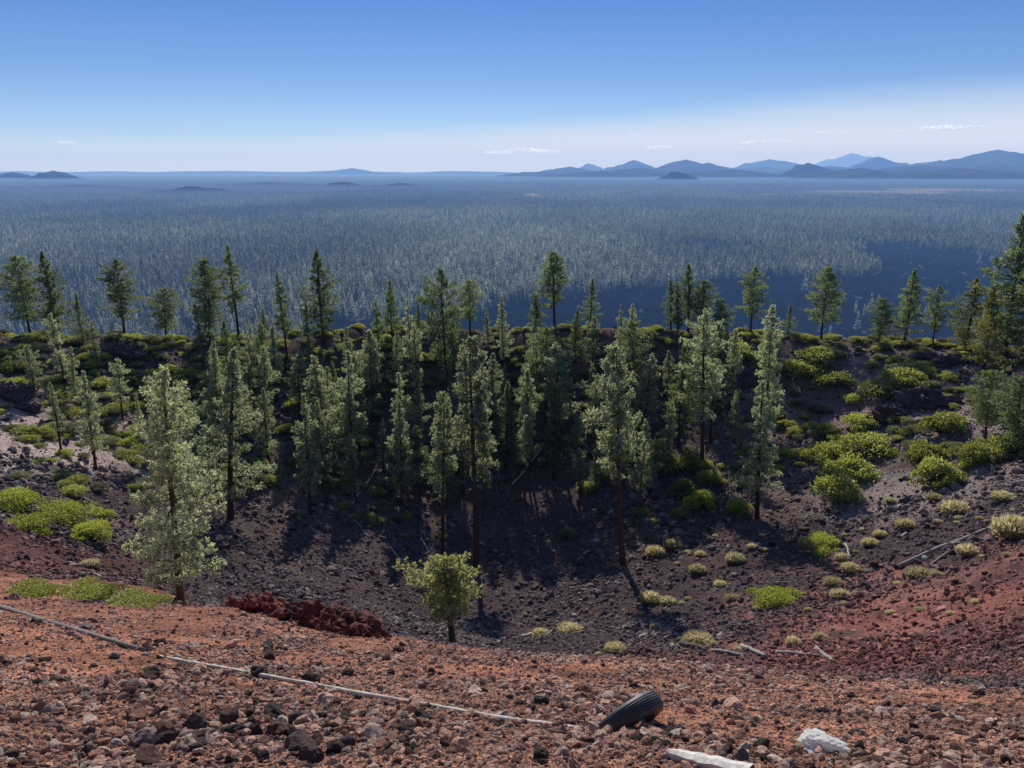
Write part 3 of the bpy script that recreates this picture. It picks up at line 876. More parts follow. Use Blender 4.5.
# the ones that show largest: nearest standing clear of the rim
order = cand[np.argsort((y - 0)[cand])][:170]
sel = np.zeros(len(x), bool); sel[order] = True
for k in order:
    s_ = float(hs[k]); w_ = s_ * rnd.uniform(.85, 1.15)
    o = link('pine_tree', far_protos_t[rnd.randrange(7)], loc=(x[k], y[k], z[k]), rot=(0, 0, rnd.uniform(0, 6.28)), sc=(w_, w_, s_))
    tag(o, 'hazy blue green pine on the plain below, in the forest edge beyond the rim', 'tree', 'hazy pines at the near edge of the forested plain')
k = ~sel
x, y, z, hs = x[k], y[k], z[k], hs[k]; K = len(x)
w_ = hs * RG.uniform(.8, 1.15, K)
instance_group('distant_forest', np.stack([x, y, z], 1), np.stack([np.zeros(K), np.zeros(K), RG.uniform(0, 6.28, K)], 1), np.stack([w_, w_, hs], 1), RG.randint(0, 7, K), far_protos_t,
               np.clip(.9 * fbm(x / 420, y / 900, 331, 5) - .35 * sstep(2500, 9000, y) + .12 * RG.randn(K) + .22 * sstep(300, -500, x) * sstep(3500, 1500, y), -.75, .8))
tag(bpy.data.objects['distant_forest'], 'pine forest covering the hazy plain to the horizon', 'forest', kind='stuff')


# ------------------------------------------------------------------ shrubs
def shrub_meshes(seed, mat, n=2600, leaf=.085, lobes=9, flat=.62, spread=1.0, wispy=False):
    r = np.random.RandomState(seed)
    g = Geo()
    if wispy:
        for k in range(14):
            a = r.rand() * 6.28; e = r.uniform(.2, .9)
            g.tube([(0, 0, -.1), (math.cos(a) * e * .3, math.sin(a) * e * .3, .25), (math.cos(a) * e * .6, math.sin(a) * e * .6, .5)], [.02, .012, .005], 3)
        th = r.rand(n) * 6.28; e = np.sqrt(r.rand(n)) * .9
        c = np.stack([np.cos(th) * e * .55, np.sin(th) * e * .55, r.uniform(.03, .5, n) * (1 - .5 * e)], 1)
        dv = np.stack([np.cos(th) * e, np.sin(th) * e, .75 + 0 * e], 1) + r.randn(n, 3) * .3
        ln = leaf * 3.2 * r.uniform(.6, 1.3, (n, 1)); wl = leaf * .28
    else:
        L_ = []
        for k in range(lobes):
            a = k * 2.4 + r.rand(); e = math.sqrt((k + .3) / lobes) * spread
            rad_ = r.uniform(.15, .42)
            e *= r.uniform(.75, 1.3)
            L_.append((math.cos(a) * e * .75, math.sin(a) * e * .75, flat * (1 - .55 * e * e) * r.uniform(.55, .85), rad_))
            tip = np.array(L_[-1][:3])
            g.tube([(0, 0, -.1), tip * [.5, .5, .3], tip * .9], [.045, .03, .012], 4)
        L_ = np.array(L_)
        ix = r.randint(0, lobes, n)
        nv = r.randn(n, 3); nv[:, 2] = nv[:, 2] * .8 + .35; nv /= np.linalg.norm(nv, axis=1, keepdims=True)
        rr2 = L_[ix, 3:4] * (1 - .45 * r.rand(n, 1) ** 2) * (1 + .25 * np.sin(9 * nv[:, :1] + ix[:, None]) * np.sin(8 * nv[:, 1:2]))
        c = L_[ix, :3] + nv * rr2 * [1, 1, .72]
        c[:, 2] = np.abs(c[:, 2]) * .98 + .02
        dv = nv + r.randn(n, 3) * .55 + [0, 0, .25]
        ln = leaf * r.uniform(.7, 1.3, (n, 1)); wl = leaf * .38
    dv /= np.linalg.norm(dv, axis=1, keepdims=True)
    sd = np.cross(dv, r.randn(n, 3)); sd /= np.linalg.norm(sd, axis=1, keepdims=True)
    v = np.stack([c, c + dv * ln * .5 + sd * wl, c + dv * ln, c + dv * ln * .5 - sd * wl], 1).reshape(-1, 3)
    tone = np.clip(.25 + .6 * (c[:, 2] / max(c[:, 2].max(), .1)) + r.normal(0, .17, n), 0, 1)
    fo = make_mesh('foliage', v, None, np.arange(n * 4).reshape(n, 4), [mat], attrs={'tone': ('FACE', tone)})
    return g.mesh('stems', [M_stem], True), fo


SH = {
    'green': [shrub_meshes(600 + k, M_shrub, 3800, .085, 12 + 2 * k, .6, 1.0) for k in range(4)],
    'fine': [shrub_meshes(620 + k, M_bright, 9000, .05, 16, .5, 1.0) for k in range(2)],
    'grey': [shrub_meshes(640 + k, M_bitter, 3600, .08, 9, .7, .9) for k in range(3)],
    'dry': [shrub_meshes(660 + k, M_dry, 1500, .085, wispy=True) for k in range(4)],
}
SN = {'green': 'shrub', 'fine': 'shrub', 'grey': 'shrub', 'dry': 'dry_shrub'}


def plant_shrub(kind, p, half, hz, label, group, rz=None, sy=None):
    st, fo = rnd.choice(SH[kind])
    root = link(SN[kind], None, loc=p - Vector((0, 0, .03)), rot=(0, 0, rnd.uniform(0, 6.28) if rz is None else rz), sc=(half, sy or half, hz))
    tag(root, label, 'shrub', group)
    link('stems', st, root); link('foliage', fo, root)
    return root


def shrub_px(kind, u, v, wpx, hpx, label, group, deep=1.0):
    p = at(u, v); k = p.length / F_PX
    f_ = .95 if kind in ('green', 'grey') else 1.0
    g_ = rnd.uniform(.85, 1.5) if kind == 'dry' else 1.0
    return plant_shrub(kind, p, g_ * f_ * wpx * k / 2 / 1.05, g_ * f_ * hpx * k * (.6 if kind == 'dry' else .72) / .8, label, group, 0 if deep != 1 else None, deep * wpx * k / 2.1 if deep != 1 else None)


G_GREEN = 'bright green shrubs dotted about the crater'
GREENS = [
    (30, 605 - 8, 60, 18, 'low bright green mat of shrub, first along the strip behind the grey beam'), (85, 598, 70, 18, 'bright green shrub mat in the middle of the strip behind the grey beam'),
    (132, 606, 66, 14, 'bright green shrub mat ending the strip near the big ragged pine'),
    (30, 530, 60, 24, 'broad green shrub on the red slope beside the frame edge'), (62, 520, 60, 26, 'broad green shrub in the middle of the large patch'),
    (88, 540, 44, 26, 'rounded green shrub at the foot of the large patch'), (15, 508, 50, 26, 'yellow green shrub at the back of the large patch'), (100, 518, 26, 16, 'small dark green shrub at the tip of the large patch'),
    (824, 550, 46, 22, 'bright green shrub alone below the shaded hollow'), (776, 603, 56, 24, 'low green shrub on rubble between straw coloured tufts'),
    (838, 500, 50, 34, 'dense green shrub at the foot of the hillside row'), (850, 478, 60, 32, 'large green shrub in the hillside row above the grey ash'),
    (868, 452, 56, 28, 'pale green shrub high in the hillside row'), (836, 460, 46, 26, 'green shrub on the shaded side of the hillside row'), (862, 428, 40, 22, 'small green shrub topping the hillside row'),
    (936, 484, 50, 38, 'rounded green shrub on the tip of the grey ash slope'), (925, 462, 44, 30, 'green shrub tucked above the rounded one on the ash slope'), (975, 462, 44, 26, 'green shrub midway along the ash slope top'),
    (1010, 455, 44, 28, 'green shrub at the end of the ash slope top'), (944, 432, 46, 26, 'green shrub on purple rock above the ash slope'),
    (700, 508, 34, 30, 'yellow green shrub at the edge of the lit rubble'), (684, 494, 34, 24, 'green shrub just uphill of the lit rubble edge'), (712, 484, 30, 20, 'small green shrub above the yellow green one'),
    (668, 470, 36, 26, 'green shrub near the little conical pine'), (650, 455, 34, 24, 'light green shrub high beside the little conical pine'), (690, 470, 34, 24, 'light green shrub among dark branches on the wall'),
    (738, 512, 26, 22, 'dark green shrub beside the pale pine trunk'), (588, 492, 26, 20, 'green shrub in a sunlit gap between shadows'), (600, 480, 26, 20, 'green shrub beside the tall bare trunk'),
    (735, 357, 50, 22, 'yellow green shrub mound on the rim skyline'), (645, 335, 30, 12, 'flat yellow shrub on the rim beside red soil'), (905, 385, 50, 22, 'green shrub below the rim knoll'),
    (880, 395, 44, 20, 'grey green shrub below the three knoll pines'), (918, 372, 34, 16, 'yellow green shrub just under the knoll crest'), (820, 360, 50, 20, 'green shrub under the isolated dense pine'),
    (800, 374, 50, 22, 'green shrub below the rim between isolated pines'), (835, 385, 46, 20, 'dull green shrub on the wall below the isolated dense pine')]
for (u, v, w1, h1, lab) in GREENS:
    strip = v > 585 and u < 200
    shrub_px('fine' if v > 500 else 'green', u, v, w1, h1, lab, G_GREEN, .9 if strip else 1.0)
DRYS = [(698, 645, 40, 16, 'wide straw coloured tuft above the dark log'), (615, 651, 32, 14, 'straw tuft on rubble beyond the tyre'), (570, 633, 28, 12, 'straw tuft near the thin stick'), (541, 636, 20, 10, 'small straw tuft beside the thin stick'),
        (793, 645, 20, 14, 'round straw tuft above the forked log'), (820, 641, 16, 12, 'pale tuft beside the round straw tuft'), (668, 604, 18, 10, 'small yellow tuft on dark rubble'),
        (697, 572, 26, 14, 'yellow straw tuft in the lit rubble'), (735, 562, 18, 10, 'tuft above the low green shrub'), (720, 586, 18, 9, 'tuft uphill of the low green shrub'), (732, 600, 20, 10, 'dull tuft beside the low green shrub'),
        (655, 556, 22, 14, 'straw tuft at the shadow edge'), (672, 548, 22, 12, 'thin tuft just outside the tree shadow'), (650, 602, 22, 12, 'straw tuft in the corner of the shadow'), (655, 628, 18, 9, 'faint tuft below the shadow corner'),
        (840, 598, 22, 11, 'pale tuft across from the low green shrub'), (833, 586, 18, 10, 'yellow tuft above the pale one'), (850, 572, 16, 10, 'tiny tuft below the long fallen trunk'),
        (918, 578, 24, 12, 'straw tuft under the long fallen trunk'), (968, 554, 20, 10, 'straw tuft touching the long fallen trunk'), (1012, 536, 34, 20, 'large pale tuft beside the upper end of the fallen trunk'),
        (905, 527, 22, 11, 'tuft on black rubble below the ash'), (955, 513, 26, 14, 'grey straw tuft on black rubble'), (880, 536, 18, 10, 'small tuft on black rubble'), (1003, 500, 26, 12, 'grey tuft near the end of the slope'),
        (870, 545, 20, 10, 'dull tuft close to the bright lone shrub'), (842, 560, 16, 9, 'tuft right below the bright lone shrub'), (890, 502, 16, 8, 'tiny tuft at the edge of the grey ash'), (934, 500, 20, 10, 'tuft under the rounded green shrub'),
        (90, 566, 18, 8, 'grey tuft beside the fallen grey trunk pieces'), (700, 556, 14, 8, 'little tuft on the lit rubble'), (752, 548, 16, 8, 'little tuft below the pale pine')]
for (u, v, w1, h1, lab) in DRYS:
    shrub_px('dry', u, v, w1 * 1.1, h1 * 1.3, lab, 'straw coloured tufts on the crater rubble')
n = 0
while n < 235:                                             # rim and wall brush
    m_ = rnd.random()
    if m_ < .38: u, v = rnd.uniform(0, 300), rnd.uniform(336, 420); kd = rnd.choice(['green', 'green', 'grey'])
    elif m_ < .58: u, v = rnd.uniform(770, 1020), rnd.uniform(346, 440); kd = rnd.choice(['green', 'grey', 'grey'])
    elif m_ < .86: u, v = rnd.uniform(250, 780), rnd.uniform(332, 440); kd = rnd.choice(['green', 'grey', 'grey'])
    else: u, v = rnd.uniform(0, 250), rnd.uniform(430, 500); kd = rnd.choice(['green', 'grey'])
    p = at(u, v)
    if p is None or p.y > 108 or p.y < 30: continue
    hf = rnd.uniform(.6, 1.5)
    plant_shrub(kd, p, hf, hf * rnd.uniform(.6, 1.0), 'bushy green shrub scattered on the crater rim and upper walls' if kd == 'green' else 'grey green brush scattered on the crater rim and upper walls',
                'green brush of the rim' if kd == 'green' else 'grey green brush of the rim')
    n += 1
n = 0
while n < 55:
    u, v = rnd.uniform(560, 1020), rnd.uniform(500, 655)
    p = at(u, v)
    if p is None or p.y < 16 or (u < 660 and v < 600): continue
    hf = rnd.uniform(.18, .5)
    plant_shrub('dry', p, hf, hf * rnd.uniform(.7, 1.1), 'tiny dry bunch of grass on the crater rubble', 'tiny dry bunches on the rubble'); n += 1


# low brush between the larger shrubs: past three hundred of them, one object
K = 3600
bu = RG.rand(K)
bx_ = np.where(bu < .45, RG.uniform(-62, -15, K), np.where(bu < .75, RG.uniform(-15, 30, K), RG.uniform(25, 60, K)))
by_ = RG.uniform(52, 100, K)
keepb = (np.hypot(bx_, by_ + 58) < 158) & (np.hypot(bx_ * .9, by_) > 66) & (fbm(bx_ / 6, by_ / 6, 401, 3) > -.12 + .3 * (bx_ > -12) * (by_ < 84) - .4 * (by_ > 88)) & (RG.rand(K) < .75)
bx_, by_ = bx_[keepb], by_[keepb]; K = len(bx_)
bs = RG.uniform(.35, 1.05, K)
bz = ground_z(bx_, by_) - .05
protos_b = [SH['green'][k][1] for k in range(4)] + [SH['grey'][k][1] for k in range(3)]
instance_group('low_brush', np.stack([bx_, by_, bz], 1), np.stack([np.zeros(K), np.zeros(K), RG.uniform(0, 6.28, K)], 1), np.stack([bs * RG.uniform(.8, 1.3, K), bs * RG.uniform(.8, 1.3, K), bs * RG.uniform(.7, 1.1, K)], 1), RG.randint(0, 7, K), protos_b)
tag(bpy.data.objects['low_brush'], 'low green and grey brush covering the upper crater walls', 'brush', kind='stuff')

# ------------------------------------------------------------------ fallen wood
def log_mesh(name, p0, p1, r0, r1, seed, seg=10, bend=.03, sides=8, stubs=0, wob=.3):
    r = np.random.RandomState(seed); g = Geo()
    p0, p1 = np.array(p0), np.array(p1); L = np.linalg.norm(p1 - p0)
    off = r.randn(2, 3) * bend * L; off[:, 2] *= .3
    f = np.linspace(0, 1, seg + 1)
    pts_ = [p0 * (1 - t) + p1 * t + off[0] * math.sin(math.pi * t) + off[1] * .4 * math.sin(2 * math.pi * t) for t in f]
    g.tube(pts_, [(r0 + (r1 - r0) * t) * r.uniform(.85, 1.12) for t in f], sides, wob=wob)
    for k in range(stubs):
        t = r.uniform(.2, .95); c = p0 * (1 - t) + p1 * t + off[0] * math.sin(math.pi * t)
        d_ = r.randn(3); d_[2] = abs(d_[2]) + .3; d_ /= np.linalg.norm(d_)
        g.tube([c, c + d_ * L * .04, c + d_ * L * .075 + r.randn(3) * L * .01], [r1 * .6, r1 * .4, r1 * .15], 5)
    return g.mesh(name, [M_dead], True)


def log_px(name, u0, v0, u1, v1, px, label, group=None, cat='log', stubs=0, lift=.5, bend=.02, follow=True, mat=None, seg=14):
    a_, b_ = at(u0, v0), at(u1, v1)
    k = (a_.length + b_.length) / 2 / F_PX; r = px * k / 2
    o0 = a_.copy()
    pa = Vector((0, 0, r * lift)); pb = b_ - o0 + Vector((0, 0, r * lift))
    seed = int(u0 * 7 + v0)
    seed = int(u0 * 7 + v0)
    me_ = log_mesh(name, pa, pb, r, r * (.6 if seg == 14 else .9), seed, seg, bend, 8, stubs)
    if follow:                                              # settle on the ground
        nv = len(me_.vertices); co = np.empty(nv * 3, np.float32); me_.vertices.foreach_get('co', co); co = co.reshape(-1, 3)
        ax = np.array(pb - pa); t = ((co - np.array(pa)) @ ax) / (ax @ ax)
        line = np.array(pa)[None] + np.clip(t, 0, 1)[:, None] * ax
        gz = ground_z(line[:, 0] + o0.x, line[:, 1] + o0.y) - o0.z
        # highest support line, so a stiff log rests on bumps
        dz = gz - (line[:, 2] - r * lift)
        co[:, 2] += (dz * .75 + np.max(dz) * .25) if a_.y > 20 else (np.percentile(dz, 70) if seg == 14 else np.interp(t, np.linspace(0, 1, 9), [np.percentile(dz[np.abs(t - c_) < .09], 55) for c_ in np.linspace(0, 1, 9)]))
        me_.vertices.foreach_set('co', co.ravel()); me_.update()
    if mat:
        me_.materials.clear(); me_.materials.append(mat)
    o = link(name, me_, loc=o0)
    tag(o, label, cat, group)
    return o


M_log_dark = rand_ramp_mat('dark_weathered_wood', [(0, (.07, .055, .048)), (1, (.13, .11, .1))], 6, .9, .7, .03, .4)
GL = 'fallen dead trunks in the crater'
LOGS = [(450, 422, 470, 468, 2.0, 'long pale bare log tilted on the dark wall behind tall pines', 1), (432, 430, 446, 452, 2.0, 'short pale log parallel to the long pale one', 0),
        (353, 520, 369, 538, 1.8, 'thin pale log in shadow below glare-silvered pines', 0), (390, 547, 403, 562, 2.0, 'short thin log on the shadowed crater floor', 0),
        (421, 539, 434, 560, 1.8, 'slanting pale stick just above the small round pine', 1), (328, 564, 353, 571, 2.2, 'grey log lying nearly level on the crater floor', 0),
        (311, 529, 333, 540, 2.0, 'thin curved log among sunlit branches', 1), (579, 434, 594, 460, 2.4, 'pale broken log leaning near the tall bare trunk', 1),
        (512, 485, 547, 437, 1.8, 'grey log slanting up the deep shadow', 1), (602, 465, 612, 480, 2.0, 'short grey log beside the tall bare trunk', 0),
        (898, 569, 1040, 511, 4.2, 'long grey fallen trunk climbing the red slope', 5), (930, 566, 950, 552, 2.5, 'short pale chunk of wood under the long fallen trunk', 0),
        (520, 638, 553, 631, 2.8, 'thin pale stick lying on rubble below the shadows', 1), (681, 645, 706, 652, 6.0, 'short thick dark log under the wide straw tuft', 1),
        (712, 652, 745, 656, 4.0, 'grey broken log between two darker logs', 2), (742, 648, 766, 658, 5.0, 'splintered heap-end log on the rubble', 3),
        (776, 654, 820, 657, 4.5, 'grey forked log under the round straw tuft', 3), (816, 650, 832, 662, 5.0, 'upturned pale root end of the forked log', 4),
        (76, 573, 103, 579, 2.6, 'pale grey log above the green shrub strip', 0), (30, 577, 52, 580, 2.4, 'dark weathered log on red soil', 0), (40, 425, 65, 415, 3.0, 'dark stick lying on the pale slope', 0),
        (832, 445, 838, 432, 2.0, 'small pale stick on the purple hillside', 0), (845, 545, 850, 560, 2.2, 'pale stick beside the bright lone shrub', 0), (243, 455, 262, 440, 2.0, 'grey log half hidden behind the big ragged pine', 0),
        (352, 505, 375, 470, 1.8, 'thin pale trunk leaning below the twin glare-silvered pines', 1)]
for (u0, v0, u1, v1, px, lab, st) in LOGS:
    dark = 'dark' in lab and 'shadow' not in lab and 'dark wall' not in lab and 'between two darker' not in lab
    log_px('fallen_log', u0, v0, u1, v1, px, lab, GL, stubs=st, mat=M_log_dark if dark else None)
M_beam = rand_ramp_mat('grey_beam_wood', [(0, (.2, .17, .15)), (1, (.26, .23, .2))], 9, .9, .8, .02, .45)
# the long beam and the poles of the near slope
log_px('wooden_beam', -8, 606, 144, 651, 6.2, 'grey squared wooden beam half buried across the near slope', None, 'beam', lift=.1, bend=.001, mat=M_beam)
log_px('wooden_pole', 158, 655, 580, 729, 4.0, 'long thin bleached pole lying across the near slope, partly buried', None, 'pole', lift=.12, bend=.003, seg=60)
log_px('stick', 309, 673, 335, 667, 2.4, 'small grey stick just above the line of bleached poles', None, 'stick', stubs=2)
log_px('stick', 596, 722, 604, 730, 2.6, 'pale splinter beside the lower end of the tyre', None, 'stick', stubs=1)

# bleached plank at the bottom
a_, b_ = at(668, 757), at(752, 776)
g = Geo(); ax = (b_ - a_); Lk = ax.length; nseg = 14
sidev = Vector((ax.y, -ax.x, 0)).normalized(); up = ax.normalized().cross(sidev) * -1
if up.z < 0: up = -up
rows = []
r9 = np.random.RandomState(5)
for q_ in range(nseg + 1):
    t = q_ / nseg; c = ax * t; wv = .042 * (.35 + .65 * min(1, t * 3)) * r9.uniform(.85, 1.1)
    zz = .012 + .006 * r9.randn()
    rows += [c - sidev * wv - up * .03, c - sidev * wv + up * (.022 + zz * .4), c + up * (.03 + zz * .3), c + sidev * wv + up * (.018 + zz * .4), c + sidev * wv - up * .03]
qs = [(q_ * 5 + k, q_ * 5 + k + 1, q_ * 5 + 6 + k, q_ * 5 + 5 + k) for q_ in range(nseg) for k in range(4)]
qs += [(q_ * 5 + 4, q_ * 5, q_ * 5 + 5, q_ * 5 + 9) for q_ in range(nseg)]
g.add([tuple(v_) for v_ in rows], [(0, 2, 1), (0, 3, 2), (0, 4, 3)], qs)
M_plank = rand_ramp_mat('bleached_plank', [(0, (.55, .5, .45)), (1, (.62, .58, .53))], 30, .8, .5, .006, .3)
tag(link('plank', g.mesh('plank', [M_plank]), loc=a_ + Vector((0, 0, .02))), 'bleached white plank splinter half buried below the tyre', 'plank')

# pale quartz like rock
M_white = leaf_mat('pale_rock', (.85, .84, .8), (.85, .84, .8), (.85, .84, .8), .45, .8, .2, ovar=.01)
p = at(820, 748); sc = 44 * p.length / F_PX / 2
me = rock_mesh('pale_rock', 903, [M_white], 3, (1, .8, .28), rough=.34)
tag(link('pale_rock', me, loc=p + Vector((0, 0, .045)), rot=(-.12, -.04, .15), sc=sc), 'jagged whitish rock lying on red cinder', 'rock')
p = at(738, 761)
o = link('stump', None, loc=p); g = Geo(); g.tube([(0, 0, -.06), (0, .004, .03), (.003, 0, .085)], [.045, .04, .036], 12, wob=.15)
bpy.data.objects.remove(o)
tag(link('wood_stub', g.mesh('wood_stub', [M_log_dark]), loc=p, rot=(.5, 0, .3)), 'short dark post stub sticking up near the plank', 'stub')


# ------------------------------------------------------------------ red outcrop
def outcrop(name, us, vs, W_, H_, Dp, seed, mat, label, rz=0, rough=.3):
    p = at(us, vs)
    bm = bmesh.new(); bmesh.ops.create_icosphere(bm, subdivisions=5, radius=1)
    v = np.array([q.co[:] for q in bm.verts]); f = [[k.index for k in q.verts] for q in bm.faces]; bm.free()
    r = np.random.RandomState(seed)
    for _ in range(14):
        n_ = r.randn(3); n_ /= np.linalg.norm(n_); d_ = r.uniform(.6, .92); s_ = v @ n_; m = s_ > d_
        v[m] -= np.outer(s_[m] - d_, n_)
    for (fr, am) in ((2.6, rough * 1.2), (6.0, rough * .6), (14, rough * .35), (28, rough * .16)):
        q_ = vnoise(v[:, 0] * fr * 1.3 + v[:, 2] * fr * .5 + 3, v[:, 1] * fr - v[:, 2] * fr + 7, seed) + vnoise(v[:, 2] * fr * 1.6 + 9, v[:, 0] * fr + 2, seed + 3)
        v *= (1 + am * (np.abs(q_) * 1.4 - .35))[:, None]
    v *= np.array([W_ / 2, Dp / 2, H_])
    me_ = make_mesh(name, v, f, None, [mat])
    o = link(name, me_, loc=p, rot=(0, 0, rz))
    tag(o, label, 'rock outcrop')
    return o


M_darkred = rand_ramp_mat('dark_red_scoria', [(0, (.13, .04, .034)), (1, (.16, .05, .04))], 3.5, .95, 1, .15, .95)
M_red = rand_ramp_mat('red_scoria', [(0, (.24, .065, .05)), (1, (.28, .085, .062))], 4.5, .95, 1, .15, .95)
def crag(name, pts_px, seed, mat, label, wmin, wmax, hgt=.6):
    """a broken ledge built of many fused scoria lumps, rubble at its foot"""
    r = np.random.RandomState(seed); V_, F_ = [], []; n0 = 0
    o0 = at(*pts_px[0])
    base = [np.array(at(*q)) for q in pts_px]
    bm = bmesh.new(); bmesh.ops.create_icosphere(bm, subdivisions=3, radius=1)
    sv = np.array([q.co[:] for q in bm.verts]); sf = np.array([[k.index for k in q.verts] for q in bm.faces]); bm.free()
    for k in range(330):
        t = r.rand() * (len(base) - 1); i0 = int(t); c = base[i0] * (1 - t + i0) + base[min(i0 + 1, len(base) - 1)] * (t - i0)
        big = r.rand() < .3
        sz = r.uniform(wmin, wmax) * (1 if big else .38)
        c = c + np.array([r.normal(0, .22), r.normal(0, .2), 0])
        env = math.sin(math.pi * min(1, .12 + .8 * t / (len(base) - 1)))
        c[2] = zat(c[0], c[1]) - .03 + r.rand() ** .8 * hgt * env
        v = sv.copy()
        for _ in range(9):
            n_ = r.randn(3); n_ /= np.linalg.norm(n_); d_ = r.uniform(.5, .85); s_ = v @ n_; m = s_ > d_
            v[m] -= np.outer(s_[m] - d_, n_)
        ph = r.rand() * 50
        for (fr, am) in ((2.5, .3), (6, .2), (13, .12)):
            v *= (1 + am * 2 * vnoise(v[:, 0] * fr + ph + v[:, 2] * fr, v[:, 1] * fr - v[:, 2] * fr * .8, seed + k))[:, None]
        v = v * np.array([1, .8, .8]) * sz + c - np.array(o0)
        V_.append(v); F_.append(sf + n0); n0 += len(sv)
    me_ = make_mesh(name, np.concatenate(V_), np.concatenate(F_), None, [mat])
    tag(link(name, me_, loc=o0), label, 'rock outcrop')


crag('red_outcrop', [(232, 607), (255, 611), (285, 616), (312, 621)], 71, M_red, 'bright red scoria crest joining the darker ledge', .10, .26, .34)
crag('red_outcrop', [(296, 620), (318, 625), (340, 631), (366, 637)], 72, M_darkred, 'dark red broken scoria ledge with deep hollows', .12, .32, .5)
M_purple = rand_ramp_mat('purple_lava_rock', [(0, (.07, .05, .055)), (1, (.13, .085, .09))], 1.2, .9, 1, .2, .5)
for (u, v, w_, h_, s_, lab) in [(655, 366, 5, 2.0, 81, 'dark cliff of lava below red rim soil'), (600, 352, 4, 1.6, 82, 'shadowed lava ledge beside the twin slim pines'), (930, 354, 4, .8, 83, 'flat purple ledge on the rim knoll'),
                                (955, 360, 5, 1.0, 84, 'purple ledge running toward the giant pine'), (740, 380, 6, 2.2, 85, 'purple rock face under the yellow green rim shrub'), (885, 415, 5, 1.4, 86, 'purple grey outcrop among hillside shrubs'),
                                (925, 400, 6, 1.5, 87, 'grey outcrop high on the hillside'), (480, 360, 5, 2.2, 88, 'dark lava ledge under the compact round topped pine'), (120, 352, 5, 1.4, 89, 'dark outcrop under rim shrubs below the lone spreading pine'),
                                (20, 398, 6, 1.6, 90, 'shaded outcrop at the top of the pale slope'), (850, 445, 3, .9, 92, 'small purple outcrop beside the hillside shrubs')]:
    outcrop('lava_outcrop', u, v + 3, w_, h_, 3, s_, M_purple, lab, rnd.uniform(-.3, .3), .35)


# ------------------------------------------------------------------ tyre
def tyre():
    R0, Wd = .295, .15
    prof = []                                              # (radius, half-width) round the section
    ribs = 7
    tread = []
    for k in range(ribs):
        x0 = -Wd * .41 + k * Wd * .82 / ribs; x1 = x0 + Wd * .82 / ribs
        cr = lambda q: R0 - .016 * (q / (Wd * .45)) ** 2
        gp = .0042
        tread += [(x0 + gp * .5, cr(x0) - .010), (x0 + gp * .8, cr(x0)), (x1 - gp * .8, cr(x1)), (x1 - gp * .5, cr(x1) - .010)]
    prof = tread + [(Wd * .46, R0 - .03), (Wd * .5, R0 - .06), (Wd * .49, R0 - .10), (Wd * .42, R0 - .135), (Wd * .38, R0 - .14), (Wd * .40, R0 - .10), (Wd * .40, R0 - .05), (Wd * .3, R0 - .028),
                    (-Wd * .3, R0 - .028), (-Wd * .40, R0 - .05), (-Wd * .40, R0 - .10), (-Wd * .38, R0 - .14), (-Wd * .42, R0 - .135), (-Wd * .49, R0 - .10), (-Wd * .5, R0 - .06), (-Wd * .46, R0 - .03)]
    n_, ns = len(prof), 96
    v = []; mi = []
    for i in range(ns):
        th = 2 * math.pi * i / ns
        for (xx, rr) in prof: v.append((rr * math.cos(th), rr * math.sin(th), xx))
    q = [(i * n_ + k, ((i + 1) % ns) * n_ + k, ((i + 1) % ns) * n_ + (k + 1) % n_, i * n_ + (k + 1) % n_) for i in range(ns) for k in range(n_)]
    nt_ = len(tread)
    v = np.array(v)
    tq = [f for j_, f in enumerate(q) if j_ % n_ < nt_ - 1]
    sq = [f for j_, f in enumerate(q) if j_ % n_ >= nt_ - 1]
    m, nt, N, L, out = new_mat('old_rubber')
    tc = N.new('ShaderNodeTexCoord'); n1 = noise(N, L, 9, 8, .7, tc.outputs['Object'])
    rp = ramp(N, [(.3, (.028, .03, .034)), (.55, (.055, .056, .06)), (.75, (.14, .10, .085))]); L.new(n1.outputs[0], rp.inputs[0])
    b = N.new('ShaderNodeBsdfPrincipled'); L.new(rp.outputs[0], b.inputs['Base Color']); b.inputs['Roughness'].default_value = .55
    bp = N.new('ShaderNodeBump'); bp.inputs['Strength'].default_value = .25; bp.inputs['Distance'].default_value = .004
    n2 = noise(N, L, 120, 4, .6, tc.outputs['Object']); L.new(n2.outputs[0], bp.inputs['Height']); L.new(bp.outputs[0], b.inputs['Normal'])
    L.new(b.outputs[0], out.inputs[0])
    # camera-facing basis used only to choose the real 3-D attitude of the tyre
    p = at(628, 727)
    Fw = p.normalized(); X = Fw.cross(Vector((0, 0, 1))).normalized(); U = X.cross(Fw)
    t_ = (X * .78 + U * .62).normalized()
    ax_ = (X * .62 - U * .78 - Fw * .13).normalized()       # axle
    t_ = (t_ - ax_ * t_.dot(ax_)).normalized(); s_ = ax_.cross(t_)
    root = link('tyre', None, loc=p + Vector((.0, 0.03, .03)))
    rot = Matrix((t_, s_, ax_)).transposed()
    root.rotation_euler = rot.to_euler()
    tag(root, 'old black ribbed tyre half buried in the near cinder slope', 'tyre')
    def sub(name, qs_):
        used = np.unique(np.array(qs_)); mp = {int(k): j_ for j_, k in enumerate(used)}
        return link(name, make_mesh(name, v[used], None, [[mp[k] for k in f] for f in qs_], [m], smooth=False), root)
    sub('tread', tq); sw = sub('sidewall', sq)
    for f in sw.data.polygons: f.use_smooth = True


tyre()

